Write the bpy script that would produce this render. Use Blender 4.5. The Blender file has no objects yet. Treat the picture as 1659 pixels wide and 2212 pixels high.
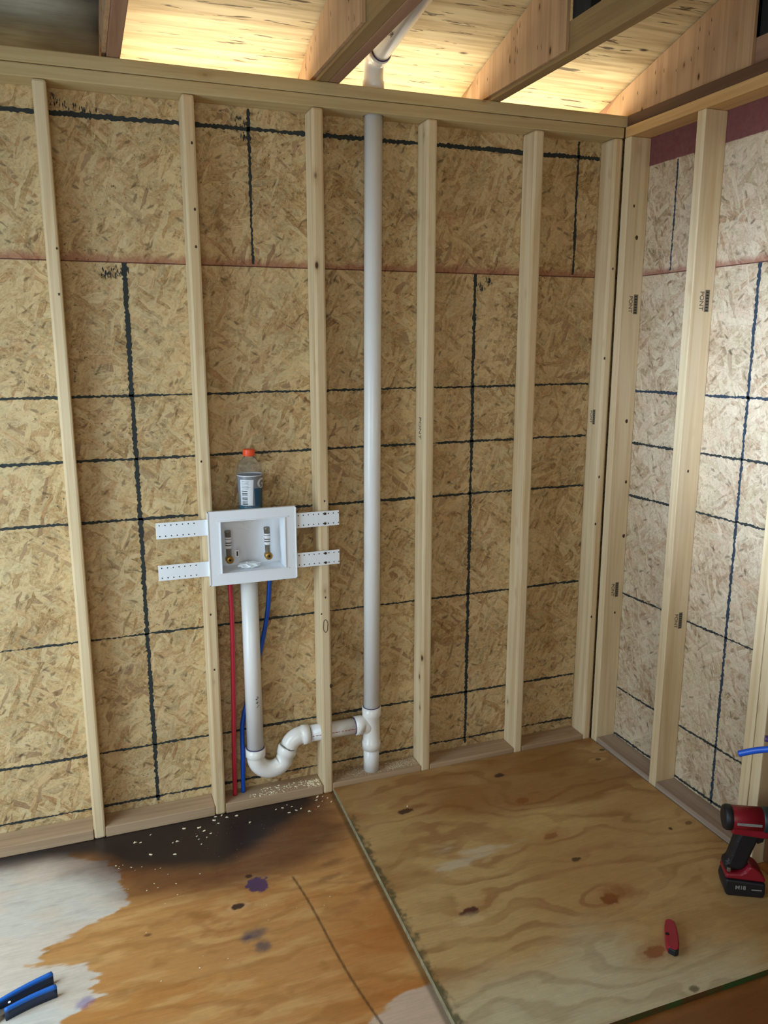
import bpy, bmesh, math, random
import numpy as np
from mathutils import Vector, Matrix
sc = bpy.context.scene
COL = sc.collection

# ---------------------------------------------------------------- camera
F = 1738.6
YAW, PIT, ROL = 0.35524, 0.20700, -0.00053
CAMP = Vector((0.7084, -2.6475, 1.6581))
cd = bpy.data.cameras.new('camera'); cam = bpy.data.objects.new('camera', cd); COL.objects.link(cam)
d = Vector((math.sin(YAW)*math.cos(PIT), math.cos(YAW)*math.cos(PIT), -math.sin(PIT)))
r = d.cross(Vector((0, 0, 1))).normalized(); u = r.cross(d)
r2 = r*math.cos(ROL)+u*math.sin(ROL); u2 = -r*math.sin(ROL)+u*math.cos(ROL)
cam.matrix_world = Matrix(((r2.x, u2.x, -d.x, CAMP.x), (r2.y, u2.y, -d.y, CAMP.y), (r2.z, u2.z, -d.z, CAMP.z), (0, 0, 0, 1)))
cd.sensor_fit = 'VERTICAL'; cd.sensor_height = 36; cd.sensor_width = 27; cd.lens = F/2212*36
cd.clip_start = .02
sc.camera = cam
# ---------------------------------------------------------------- exposure, world, lights
sc.view_settings.view_transform = 'Standard'; sc.view_settings.look = 'None'
sc.view_settings.gamma = 1; sc.view_settings.use_curve_mapping = False
sc.view_settings.exposure = 0.0
w = bpy.data.worlds.new('sky'); sc.world = w; w.use_nodes = True
bg = w.node_tree.nodes['Background']; bg.inputs[0].default_value = (.55, .72, 1, 1); bg.inputs[1].default_value = .8


def area(name, loc, target, sx, sy, power, color, spread=math.pi):
    l = bpy.data.lights.new(name, 'AREA'); l.shape = 'RECTANGLE'; l.size = sx; l.size_y = sy
    l.energy = power; l.color = color; l.spread = spread
    o = bpy.data.objects.new(name, l); COL.objects.link(o); o.location = loc
    o.rotation_euler = (Vector(target)-Vector(loc)).to_track_quat('-Z', 'Y').to_euler()
    return o


# daylight through the wide opening behind the camera, the left door, and the sun-lit ground under the open eave
area('daylight_rear_opening', (0.25, -3.85, 1.6), (1.0, 0, 1.3), 1.3, 1.7, 24, (.98, 1.0, .86))
area('daylight_left_door', (-0.47, -0.95, 1.0), (1.0, -0.65, 0.3), 0.95, 1.9, 36, (.66, .86, 1.0))
area('daylight_left_window', (-0.47, -2.4, 1.75), (2.7, -0.95, 1.48), 0.5, 0.6, 8, (.60, .76, 1.0), math.radians(27))
area('sunlit_ground_under_eave', (1.25, 1.0, 1.75), (1.25, .0, 2.62), 4.2, 1.0, 150, (1.0, .90, .66))

# ---------------------------------------------------------------- helpers


def lin(c):
    if isinstance(c, str):
        c = [int(c[i:i+2], 16)/255 for i in (0, 2, 4)]
    return tuple(v/12.92 if v <= .04045 else ((v+.055)/1.055)**2.4 for v in c)+(1,)


class NT:
    def __init__(s, name):
        s.m = bpy.data.materials.new(name); s.m.use_nodes = True; s.t = s.m.node_tree
        s.b = s.t.nodes['Principled BSDF']

    def n(s, typ, **k):
        nd = s.t.nodes.new(typ)
        for a, v in k.items():
            if a.startswith('i_'):
                nd.inputs[a[2:].replace('_', ' ')].default_value = v
            else:
                setattr(nd, a, v)
        return nd

    def l(s, a, b): s.t.links.new(a, b)

    def val(s, x, sock):
        if isinstance(x, (int, float)): sock.default_value = x
        elif isinstance(x, tuple): sock.default_value = x
        else: s.l(x, sock)

    def math(s, op, a, b=0.0, c=0.0, clamp=False):
        nd = s.n('ShaderNodeMath', operation=op, use_clamp=clamp)
        s.val(a, nd.inputs[0]); s.val(b, nd.inputs[1]); s.val(c, nd.inputs[2]); return nd.outputs[0]

    def mix(s, f, a, b, mode='MIX'):
        nd = s.n('ShaderNodeMix', data_type='RGBA', blend_type=mode)
        s.val(f, nd.inputs[0]); s.val(a, nd.inputs[6]); s.val(b, nd.inputs[7]); return nd.outputs[2]

    def step(s, x, lo, hi):
        nd = s.n('ShaderNodeMapRange', interpolation_type='SMOOTHSTEP')
        s.val(x, nd.inputs[0]); nd.inputs[1].default_value = lo; nd.inputs[2].default_value = hi
        return nd.outputs[0]

    def noise(s, vec, scale=1., detail=3., rough=.5, dist=0., dim='3D'):
        nd = s.n('ShaderNodeTexNoise', noise_dimensions=dim)
        s.l(vec, nd.inputs['Vector']); nd.inputs['Scale'].default_value = scale; nd.inputs['Detail'].default_value = detail
        nd.inputs['Roughness'].default_value = rough; nd.inputs['Distortion'].default_value = dist
        return nd.outputs['Fac']

    def vmul(s, vec, v):
        nd = s.n('ShaderNodeVectorMath', operation='MULTIPLY'); s.l(vec, nd.inputs[0]); nd.inputs[1].default_value = v; return nd.outputs[0]

    def vadd(s, vec, v):
        nd = s.n('ShaderNodeVectorMath', operation='ADD'); s.l(vec, nd.inputs[0]); s.val(v, nd.inputs[1]); return nd.outputs[0]

    def ramp(s, x, stops):
        nd = s.n('ShaderNodeValToRGB'); s.l(x, nd.inputs[0]); e = nd.color_ramp.elements
        while len(e) < len(stops): e.new(.5)
        for q, (p, c) in zip(e, stops): q.position = p; q.color = c
        return nd.outputs[0]

    def finish(s, col, rough=.6, bump=None, bs=.2, dist=.001):
        s.val(col, s.b.inputs['Base Color']); s.val(rough, s.b.inputs['Roughness'])
        s.b.inputs['Specular IOR Level'].default_value = .3
        if bump is not None:
            bn = s.n('ShaderNodeBump'); bn.inputs['Strength'].default_value = bs; bn.inputs['Distance'].default_value = dist
            s.l(bump, bn.inputs['Height']); s.l(bn.outputs[0], s.b.inputs['Normal'])
        return s.m


def simple(name, c, rough=.5, metal=0., spec=.5, var=.12, scale=40.):
    t = NT(name); tc = t.n('ShaderNodeTexCoord').outputs['Object']
    nz = t.noise(tc, scale, 3)
    c = lin(c); c2 = tuple(max(0, v*(1-var*2)) for v in c[:3])+(1,)
    col = t.mix(nz, c2, tuple(min(1, v*(1+var)) for v in c[:3])+(1,))
    t.finish(col, rough); t.b.inputs['Metallic'].default_value = metal; t.b.inputs['Specular IOR Level'].default_value = spec
    return t.m


def lumber(name, light, dark, knot='4a2f1a', axis=2, knots=1.0, grain=1.0, rough=.65):
    """solid softwood: grain along AXIS, per-board offset, scattered small knots"""
    t = NT(name); tc = t.n('ShaderNodeTexCoord').outputs['Object']
    oi = t.n('ShaderNodeObjectInfo').outputs['Random']
    off = t.n('ShaderNodeCombineXYZ'); t.l(t.math('MULTIPLY', oi, 13.), off.inputs[0]); t.l(t.math('MULTIPLY', oi, 29.), off.inputs[1]); t.l(t.math('MULTIPLY', oi, 57.), off.inputs[2])
    p = t.vadd(tc, off.outputs[0])
    s1 = [34., 34., 34.]; s1[axis] = 1.3
    g = t.noise(t.vmul(p, tuple(s1)), 1., 4, .55, .6)
    s2 = [240., 240., 240.]; s2[axis] = 5
    fine = t.noise(t.vmul(p, tuple(s2)), 1., 2)
    s3 = [3., 3., 3.]; s3[axis] = 1.0
    blot = t.noise(t.vmul(p, tuple(s3)), 1., 2)
    f = t.math('ADD', t.math('MULTIPLY', t.step(g, .35, .7), .5*grain), t.math('ADD', t.math('MULTIPLY', fine, .3*grain), t.math('MULTIPLY', blot, .25)))
    col = t.mix(f, lin(light), lin(dark))
    s4 = [16., 16., 16.]; s4[axis] = 7.5
    v = t.n('ShaderNodeTexVoronoi'); t.l(t.vmul(p, tuple(s4)), v.inputs['Vector']); v.inputs['Scale'].default_value = 1.
    sep = t.n('ShaderNodeSeparateColor'); t.l(v.outputs['Color'], sep.inputs[0])
    keep = t.step(sep.outputs[0], 1-.25*knots, 1-.25*knots+.01)
    k = t.math('MULTIPLY', keep, t.math('SUBTRACT', 1, t.step(v.outputs['Distance'], .05, .13)))
    halo = t.math('MULTIPLY', keep, t.math('SUBTRACT', 1, t.step(v.outputs['Distance'], .1, .3)))
    col = t.mix(t.math('MULTIPLY', halo, .3), col, lin('9a6c3c'))
    col = t.mix(k, col, lin(knot))
    return t.finish(col, rough, g, .12)


def osb(name, cu, light, mid, dark, red=.5, mold=1.0, band=None, rough=.62):
    """strand board on the plane of world axes CU (horizontal) and z"""
    t = NT(name); pos = t.n('ShaderNodeNewGeometry').outputs['Position']
    sx = t.n('ShaderNodeSeparateXYZ'); t.l(pos, sx.inputs[0])
    cb = t.n('ShaderNodeCombineXYZ'); t.l(sx.outputs[cu], cb.inputs[0]); t.l(sx.outputs[2], cb.inputs[1])
    p = cb.outputs[0]
    wob = t.n('ShaderNodeTexNoise'); t.l(p, wob.inputs['Vector']); wob.inputs['Scale'].default_value = 14; wob.inputs['Detail'].default_value = 3
    wv = t.vmul(t.vadd(wob.outputs['Color'], (-.5, -.5, -.5)), (.03, .03, 0))
    p2 = t.n('ShaderNodeVectorMath', operation='ADD'); t.l(p, p2.inputs[0]); t.l(wv, p2.inputs[1]); p2 = p2.outputs[0]
    val = None; hue = None
    layers = [(.2, .12, .034, 0.0), (1.9, .15, .036, .45), (-.7, .10, .028, .5), (1.15, .13, .030, .55), (-.15, .16, .024, .6), (2.6, .08, .018, .62), (.65, .10, .014, .7), (-1.2, .06, .011, .74)]
    for i, (ang, ln, wd, thr) in enumerate(layers):
        rt = t.n('ShaderNodeVectorRotate', rotation_type='Z_AXIS'); t.l(p2, rt.inputs['Vector']); rt.inputs['Angle'].default_value = ang
        q = t.vadd(t.vmul(rt.outputs[0], (1/ln, 1/wd, 1)), (i*7.3, i*3.1, 0))
        v = t.n('ShaderNodeTexVoronoi', voronoi_dimensions='2D'); t.l(q, v.inputs['Vector']); v.inputs['Scale'].default_value = 1.
        sp = t.n('ShaderNodeSeparateColor'); t.l(v.outputs['Color'], sp.inputs[0])
        fib = t.noise(t.vmul(rt.outputs[0], (16, 230, 1)), 1., 4, .68)
        tone = t.math('ADD', t.math('MULTIPLY', sp.outputs[0], .27), t.math('MULTIPLY', fib, .66))
        edge = t.math('MULTIPLY', t.step(v.outputs['Distance'], .5, .8), -.04)
        tone = t.math('ADD', tone, edge)
        if val is None: val = tone; hue = sp.outputs[2]
        else:
            m = t.step(t.math('ADD', sp.outputs[1], t.math('MULTIPLY', t.math('SUBTRACT', fib, .5), .5)), thr-.03, thr+.05)
            mm = t.n('ShaderNodeMix', data_type='FLOAT'); t.l(m, mm.inputs[0]); t.l(val, mm.inputs[2]); t.l(tone, mm.inputs[3]); val = mm.outputs[0]
            mm = t.n('ShaderNodeMix', data_type='FLOAT'); t.l(m, mm.inputs[0]); t.l(hue, mm.inputs[2]); t.l(sp.outputs[2], mm.inputs[3]); hue = mm.outputs[0]
    soft = t.noise(p, 5., 4, .6)
    val = t.math('ADD', val, t.math('MULTIPLY', t.math('SUBTRACT', soft, .5), .6))
    grit = t.noise(p2, 95., 5, .78)
    val = t.math('ADD', val, t.math('MULTIPLY', t.math('SUBTRACT', grit, .5), .85))
    col = t.ramp(val, [(.08, lin(dark)), (.34, lin(mid)), (.58, lin(light)), (.92, tuple(min(1, x*1.22) for x in lin(light)[:3])+(1,))])
    col = t.mix(t.math('MULTIPLY', t.step(hue, .25, .0), .22), col, lin('a8683e'))
    col = t.mix(t.math('MULTIPLY', t.step(hue, .60, .75), .22), col, lin('c8c09a'))
    col = t.mix(t.math('MULTIPLY', t.step(hue, .95, .965), red), col, lin('7a4a30'))
    # dark slivers and flecks
    for ang, dn, key in ((.5, .975, 0), (-.6, .98, 1), (2.0, .98, 2)):
        rt = t.n('ShaderNodeVectorRotate', rotation_type='Z_AXIS'); t.l(p2, rt.inputs['Vector']); rt.inputs['Angle'].default_value = ang
        v = t.n('ShaderNodeTexVoronoi', voronoi_dimensions='2D'); t.l(t.vmul(rt.outputs[0], (30, 95, 1)), v.inputs['Vector']); v.inputs['Scale'].default_value = 1.
        sp = t.n('ShaderNodeSeparateColor'); t.l(v.outputs['Color'], sp.inputs[0])
        k = t.math('MULTIPLY', t.step(sp.outputs[key], dn, dn+.01), t.math('SUBTRACT', 1, t.step(v.outputs['Distance'], .2, .55)))
        col = t.mix(t.math('MULTIPLY', k, .55), col, lin('3e2a16'))
    fl = t.noise(p2, 26., 5, .72)
    col = t.mix(t.math('MULTIPLY', t.step(fl, .54, .70), .6), col, lin('5a4022'))
    # black mildew specks in patches
    patch = t.step(t.noise(p, 2.1, 2, .5, .3), .46, .60)
    sp2 = t.step(t.noise(p, 60., 5, .8), .57, .66)
    col = t.mix(t.math('MULTIPLY', t.math('MULTIPLY', patch, sp2), .9*mold), col, lin('252520'))
    z = sx.outputs[2]
    # red edge sealer where the sheets meet
    nn = t.math('MULTIPLY', t.math('SUBTRACT', t.noise(p, 22., 3), .5), .05)
    zz = t.math('ADD', z, nn)
    bandm = t.math('MULTIPLY', t.step(z, 1.903, 1.9045), t.math('SUBTRACT', 1, t.step(zz, 1.910, 1.940)))
    col = t.mix(t.math('MULTIPLY', bandm, .6), col, lin('8e4438'))
    seam = t.math('SUBTRACT', 1, t.step(t.math('ABSOLUTE', t.math('SUBTRACT', z, 1.9043)), .0012, .0026))
    col = t.mix(t.math('MULTIPLY', seam, .85), col, lin('4a1c18'))
    if band:
        bm_ = t.step(t.math('ADD', z, t.math('MULTIPLY', nn, .12)), band, band+.004)
        dk = t.mix(t.noise(p, 60., 3), lin('5e2b32'), lin('7c4144'))
        col = t.mix(t.math('MULTIPLY', bm_, .93), col, dk)
    return t.finish(col, rough, val, .35, .0015)


def ply_ceiling():
    t = NT('roof_plywood'); pos = t.n('ShaderNodeNewGeometry').outputs['Position']
    sx = t.n('ShaderNodeSeparateXYZ'); t.l(pos, sx.inputs[0])
    g = t.noise(t.vmul(pos, (1.6, 30, 30)), 1., 5, .6, 1.2)
    g2 = t.noise(t.vmul(pos, (5, 110, 110)), 1., 3)
    f = t.math('ADD', t.math('MULTIPLY', t.step(g, .35, .7), .55), t.math('MULTIPLY', g2, .45))
    col = t.mix(f, lin('ecd9ae'), lin('a8895e'))
    spl = t.step(t.noise(t.vmul(t.vadd(pos, (3.1, 0, 0)), (5.0, 62, 62)), 1., 3, .65, .6), .615, .66)
    col = t.mix(t.math('MULTIPLY', spl, .85), col, lin('3a2716'))
    v = t.n('ShaderNodeTexVoronoi'); t.l(t.vmul(pos, (5, 13, 13)), v.inputs['Vector']); v.inputs['Scale'].default_value = 1
    s3 = t.n('ShaderNodeSeparateColor'); t.l(v.outputs['Color'], s3.inputs[0])
    k = t.math('MULTIPLY', t.step(s3.outputs[0], .86, .87), t.math('SUBTRACT', 1, t.step(v.outputs['Distance'], .06, .14)))
    col = t.mix(k, col, lin('3b2a18'))
    # mildewed sheet in the left bay
    nz = t.math('MULTIPLY', t.math('SUBTRACT', t.noise(pos, 6, 3), .5), .2)
    mx = t.math('SUBTRACT', 1, t.step(sx.outputs[0], .835, .84))
    blk = t.step(t.math('ADD', sx.outputs[0], nz), .6, .78)
    stn = t.mix(t.noise(t.vmul(pos, (4, 26, 26)), 1., 4, .65), lin('1c2022'), lin('7c8888'))
    stn = t.mix(t.math('MULTIPLY', blk, .85), stn, lin('14181b'))
    col = t.mix(t.math('MULTIPLY', mx, .95), col, stn)
    return t.finish(col, .7, g, .2)


# materials
M = {}
M['stud'] = lumber('stud_wood', 'e4d2ae', 'c2a174')
M['plate'] = lumber('plate_wood', 'cdb78a', 'ab9060', axis=0, knots=.5)
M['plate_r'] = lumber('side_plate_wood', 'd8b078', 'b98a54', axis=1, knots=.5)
M['plate_dark'] = lumber('shaded_plate_wood', '6a4c38', '4a3224', axis=1, knots=.5)  # shade on the upper side plate, painted as darker wood
M['sole_dirty'] = lumber('dusty_plate_wood', 'bea080', '94785a', axis=0, knots=.3, rough=.8)
M['sole_side'] = lumber('dusty_side_plate_wood', 'b8a694', '8c7664', axis=1, knots=.3, rough=.8)
M['truss'] = lumber('truss_wood', 'a08458', '7c603e', axis=1, knots=.5)
M['truss_red'] = lumber('reddish_truss_wood', 'a88468', '8a6450', axis=1, knots=.5)
M['web'] = lumber('shaded_web_wood', '1f2428', '14181c', knots=.2)  # near-black tone paints the shade on webs and gable
M['gusset'] = lumber('gusset_plywood', 'c4a07a', '9c7858', knots=1.5, knot='3a2014')
M['osb_back'] = osb('osb_back', 0, 'cdb183', 'ad8e60', '6a4e2e', band=None)
M['osb_right'] = osb('osb_right', 1, 'cfbca0', 'b39a7c', '765e44', red=.35, mold=.6, band=2.288)
M['osb_plain'] = osb('osb_plain', 0, 'c4a472', '9c7a4a', '66482a', mold=.3)
M['osb_side'] = osb('osb_side', 1, 'c4a472', '9c7a4a', '66482a', mold=.3)
M['ink'] = simple('nailing_line_ink', '2a302e', .8, var=.3, scale=120)
M['ink_blue'] = simple('nailing_line_blue_ink', '2b3a48', .8, var=.3, scale=120)
M['roof'] = ply_ceiling()
M['pvc'] = simple('pvc', 'eae8e4', .28, var=.03, scale=12)
M['pvc_fit'] = simple('pvc_fitting', 'efeae2', .22, var=.02, scale=12)
M['primer'] = simple('purple_primer', '4a3a6a', .4)
M['box'] = simple('box_plastic', 'eef1f6', .3, var=.02, scale=18)
M['hole'] = simple('dark_hole', '17150f', .9)
M['knotwood'] = simple('knot_wood', '3c2816', .7)
M['screw'] = simple('screw_steel', '4a4030', .4, .7)
M['brass'] = simple('brass', 'b08a48', .35, .8)
M['steel'] = simple('satin_nickel', '8d8578', .38, .7)
M['tag'] = simple('paper_tag', 'e6e6ea', .5, var=.02)
M['red_pex'] = simple('red_pex', 'c22a40', .35, var=.05)
M['blue_pex'] = simple('blue_pex', '0f53c4', .35, var=.05)
M['cap'] = simple('orange_cap', 'f0562c', .35, var=.03)
M['label_white'] = simple('label_white', 'd8dade', .4, var=.02)
M['label_dark'] = simple('label_dark', '1d4f70', .4, var=.1)
M['label_grey'] = simple('label_grey', '7d7f84', .4, var=.1)
M['drill_red'] = simple('drill_red', '8a1626', .4, var=.08)
M['drill_black'] = simple('drill_black', '15171d', .5, var=.1)
M['drill_teal'] = simple('drill_gearbox', '2c3a3c', .45, .3)
M['light_grey'] = simple('print_grey', '8a8a8a', .5)
M['plier_blue'] = simple('plier_blue', '1668c8', .4, var=.06)
M['plier_shade'] = simple('plier_shade', '1c2c48', .5, var=.06)  # shaded handle sides, painted as a darker copy of the blue
M['knife_red'] = simple('knife_red', 'a01c32', .4, var=.1)
M['chip'] = simple('wood_chip', 'f2e4c0', .6, var=.05)
M['chipdust'] = simple('pale_sawdust', 'd2bc98', .9, var=.2, scale=200)
M['dust'] = simple('sawdust', 'b49a78', .9, var=.2, scale=200)
M['stamp'] = simple('stamp_ink', '6d6150', .8, var=.1)
M['film'] = simple('crumpled_film', 'f2f6fa', .15, var=.02)
M['brown_door'] = lumber('brown_door_wood', '6a4424', '4c2e18', knots=.2)
t = NT('bottle_plastic')
t.b.inputs['Base Color'].default_value = (.93, .95, .97, 1); t.b.inputs['Transmission Weight'].default_value = .95
t.b.inputs['Roughness'].default_value = .05; t.b.inputs['IOR'].default_value = 1.12; M['clear'] = t.m
t = NT('blue_drink'); t.b.inputs['Base Color'].default_value = lin('0c5f78'); t.b.inputs['Roughness'].default_value = .2; M['drink'] = t.m


def tag(o, label=None, cat=None, group=None, kind=None):
    if label: o['label'] = label
    if cat: o['category'] = cat
    if group: o['group'] = group
    if kind: o['kind'] = kind
    return o


def empty(name, loc=(0, 0, 0), rz=0):
    o = bpy.data.objects.new(name, None); COL.objects.link(o); o.location = loc; o.rotation_euler = (0, 0, rz)
    o.empty_display_size = .05
    return o


class MB:
    """collects shapes (local coordinates), with a material slot each, into one mesh object"""

    def __init__(s): s.bm = bmesh.new(); s.mats = []

    def mi(s, m):
        if m not in s.mats: s.mats.append(m)
        return s.mats.index(m)

    def box(s, x0, x1, y0, y1, z0, z1, m, bev=0., seg=2):
        b = bmesh.new(); bmesh.ops.create_cube(b, size=1)
        for v in b.verts: v.co = Vector((x0+(v.co.x+.5)*(x1-x0), y0+(v.co.y+.5)*(y1-y0), z0+(v.co.z+.5)*(z1-z0)))
        if bev: bmesh.ops.bevel(b, geom=b.edges[:], offset=bev, segments=seg, affect='EDGES', profile=.5)
        s.add(b, m); return s

    def add(s, b, m, mat=None):
        i = s.mi(m)
        vs = [s.bm.verts.new(mat @ v.co if mat else v.co) for v in b.verts]
        b.verts.index_update()
        for f in b.faces:
            try:
                nf = s.bm.faces.new([vs[v.index] for v in f.verts]); nf.material_index = i; nf.smooth = f.smooth
            except ValueError: pass
        b.free()

    def poly(s, pts, faces, m, smooth=False):
        i = s.mi(m); vs = [s.bm.verts.new(p) for p in pts]
        for f in faces:
            nf = s.bm.faces.new([vs[k] for k in f]); nf.material_index = i; nf.smooth = smooth
        return s

    def prism(s, prof, axis, a0, a1, m, bev=0.):
        """extrude a 2-D outline (other two axes in order) between a0 and a1 along AXIS"""
        b = bmesh.new(); n = len(prof)

        def mk(p, a):
            q = list(p); q.insert(axis, a); return b.verts.new(q)
        A = [mk(p, a0) for p in prof]; B = [mk(p, a1) for p in prof]
        b.faces.new(A); b.faces.new(B[::-1])
        for k in range(n): b.faces.new([A[k], B[k], B[(k+1) % n], A[(k+1) % n]])
        bmesh.ops.recalc_face_normals(b, faces=b.faces)
        if bev: bmesh.ops.bevel(b, geom=b.edges[:], offset=bev, segments=2, affect='EDGES', profile=.5)
        s.add(b, m); return s

    def tube(s, path, rad, m, seg=28, caps=True, inner=None):
        path = [Vector(p) for p in path]
        if isinstance(rad, (int, float)): rad = [rad]*len(path)
        rings = []; up = None
        i = s.mi(m)
        for k, p in enumerate(path):
            tg = (path[min(k+1, len(path)-1)]-path[max(k-1, 0)]).normalized()
            if up is None:
                up = Vector((0, 0, 1)) if abs(tg.z) < .9 else Vector((1, 0, 0))
            a = tg.cross(up).normalized(); up = a.cross(tg).normalized()
            rings.append([s.bm.verts.new(p+(a*math.cos(2*math.pi*j/seg)+up*math.sin(2*math.pi*j/seg))*rad[k]) for j in range(seg)])
        for k in range(len(rings)-1):
            for j in range(seg):
                f = s.bm.faces.new([rings[k][j], rings[k][(j+1) % seg], rings[k+1][(j+1) % seg], rings[k+1][j]]); f.smooth = True; f.material_index = i
        if caps:
            for R in (rings[0][::-1], rings[-1]):
                f = s.bm.faces.new(R); f.material_index = i
        return s

    def lathe(s, prof, m, c=(0, 0, 0), seg=36, mat=None):
        i = s.mi(m); rings = []
        for rr, z in prof:
            ring = []
            for j in range(seg):
                v = Vector((c[0]+rr*math.cos(2*math.pi*j/seg), c[1]+rr*math.sin(2*math.pi*j/seg), c[2]+z))
                ring.append(s.bm.verts.new(mat @ v if mat else v))
            rings.append(ring)
        for k in range(len(rings)-1):
            for j in range(seg):
                f = s.bm.faces.new([rings[k][j], rings[k][(j+1) % seg], rings[k+1][(j+1) % seg], rings[k+1][j]]); f.smooth = True; f.material_index = i
        for R in (rings[0][::-1], rings[-1]):
            f = s.bm.faces.new(R); f.material_index = i
        return s

    def build(s, name, parent=None, loc=(0, 0, 0)):
        bmesh.ops.recalc_face_normals(s.bm, faces=s.bm.faces)
        me = bpy.data.meshes.new(name); s.bm.to_mesh(me); s.bm.free()
        for m in s.mats: me.materials.append(M[m] if isinstance(m, str) else m)
        o = bpy.data.objects.new(name, me); COL.objects.link(o); o.location = loc
        if parent: o.parent = parent
        return o


def text_part(txt, size, matname, M4, parent, name='stamp', bold=0., extrude=.0004):
    c = bpy.data.curves.new(name, 'FONT'); c.body = txt; c.size = size; c.extrude = extrude; c.offset = bold
    c.align_x = 'CENTER'; c.align_y = 'CENTER'
    o = bpy.data.objects.new(name, c); COL.objects.link(o)
    bpy.context.view_layer.update()
    me = bpy.data.meshes.new_from_object(o.evaluated_get(bpy.context.evaluated_depsgraph_get()))
    bpy.data.objects.remove(o); bpy.data.curves.remove(c)
    me.transform(M4); me.materials.clear(); me.materials.append(M[matname])
    o = bpy.data.objects.new(name, me); COL.objects.link(o)
    if parent: o.parent = parent
    return o


def bore(o, cuts):
    """drill real holes (p0, p1, radius) through a mesh"""
    for p0, p1, rad in cuts:
        cb = MB(); cb.tube([p0, p1], rad, 'hole', 32); c = cb.build('cutter')
        md = o.modifiers.new('bore', 'BOOLEAN'); md.operation = 'DIFFERENCE'; md.solver = 'EXACT'; md.object = c
        c.location = o.location
        bpy.context.view_layer.update()
        me = bpy.data.meshes.new_from_object(o.evaluated_get(bpy.context.evaluated_depsgraph_get()))
        o.modifiers.clear(); o.data = me
        bpy.data.objects.remove(c)


R4 = lambda *rows: Matrix(rows)
# frames: text local x,y -> world.  front: faces -y ; turned: reads downward on a face looking -y


def face_minus_y(x, y, z, turn=0):
    m = Matrix(((1, 0, 0, x), (0, 0, 1, y), (0, 1, 0, z), (0, 0, 0, 1)))
    m = Matrix(((1, 0, 0, x), (0, 0, -1, y), (0, 1, 0, z), (0, 0, 0, 1)))
    return m @ Matrix.Rotation(turn, 4, 'Z')


def face_minus_x(x, y, z, turn=0):
    m = Matrix(((0, 0, -1, x), (-1, 0, 0, y), (0, 1, 0, z), (0, 0, 0, 1)))
    return m @ Matrix.Rotation(turn, 4, 'Z')


# ---------------------------------------------------------------- dimensions of the room
HT = 2.463            # top of the double top plate
XR = 2.6267           # room face of the right wall framing
DP = .089             # stud depth
WD = .038             # stud width
YO = DP
SHT = .019            # thickness of the loose plywood sheet
LX, FY = -.45, -4.0   # left wall, wall behind the camera
rnd = random.Random(4)

# ---------------------------------------------------------------- walls (sheathing)


def jag_strip(mb, a, b, wid, m, plane, off, seed, step=.006, blot=0.):
    """hand-rolled ink line on a board: from a to b in (u, z) on a wall plane"""
    rg = random.Random(seed); a = Vector(a); b = Vector(b); L = (b-a).length; n = max(2, int(L/step))
    dr = (b-a)/L; nr = Vector((-dr.y, dr.x)); i = mb.mi(m); prev = None
    wv = 0; cw = 0; bl = 1
    for k in range(n+1):
        wv = .9*wv+rg.uniform(-1, 1)*.0005; cw = .93*cw+rg.uniform(-1, 1)*.0004
        bl = .97*bl+.03*rg.choice([.55, .8, 1, 1.2, 1.6+blot])
        h = max(.0010, wid/2*bl*.85+wv)
        c = a+dr*(L*k/n)+nr*cw
        pts = []
        for sgn in (1, -1):
            q = c+nr*sgn*(h+rg.uniform(-.0022, .0022)*(1 if wid < .012 else 1.3))
            pts.append(mb.bm.verts.new((q.x, off, q.y) if plane == 1 else (off, q.x, q.y)))
        if prev:
            f = mb.bm.faces.new([prev[0], pts[0], pts[1], prev[1]]); f.material_index = i
        prev = pts


mb = MB()
mb.box(LX, 2.735, YO, YO+.011, -.02, 1.9043, 'osb_back')
mb.box(LX, 2.735, YO, YO+.011, 1.9043, HT-.002, 'osb_back')
S = YO-.0006
for z, wd, bl in ((2.325, .014, .5), (1.495, .009, 0), (1.290, .009, 0), (1.088, .009, 0), (.685, .008, 0), (.272, .009, 0), (.071, .009, 0)):
    x = .2
    jag_strip(mb, (x, z-.006), (2.585, z+.006), wd, 'ink', 1, S, int(z*1000), blot=bl)
jag_strip(mb, (1.264, 1.912), (1.264, 2.385), .010, 'ink', 1, S, 5)
jag_strip(mb, (2.491, 1.912), (2.491, 2.385), .011, 'ink', 1, S, 6)
jag_strip(mb, (.857, .05), (.857, 1.903), .015, 'ink', 1, S, 7, blot=.2)
jag_strip(mb, (2.077, .05), (2.077, 1.903), .013, 'ink', 1, S, 8, blot=.1)
# smudges of ink
for (cx, cz, rr) in ((.70, 2.345, .018), (.76, 2.330, .022), (.84, 1.875, .012), (.80, 1.87, .01), (1.24, 2.345, .014), (1.255, 2.30, .010), (2.10, 1.86, .010), (2.13, 1.88, .008)):
    for k in range(26):
        a = rnd.gauss(0, rr*1.0); b = rnd.gauss(0, rr*.7); w_ = rnd.uniform(.0008, .0022); h_ = rnd.uniform(.002, .011); e_ = rnd.uniform(-.003, .003)
        yy = S-.00002*k-.0001
        mb.poly([(cx+a-w_, yy, cz+b), (cx+a+e_, yy, cz+b-h_), (cx+a+w_, yy, cz+b), (cx+a+e_*.3, yy, cz+b+h_*.8)], [[0, 1, 2, 3]], 'ink')
o = mb.build('wall_back'); tag(o, 'strand board sheathing of the back wall with black nailing lines', 'wall', kind='structure')

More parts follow.
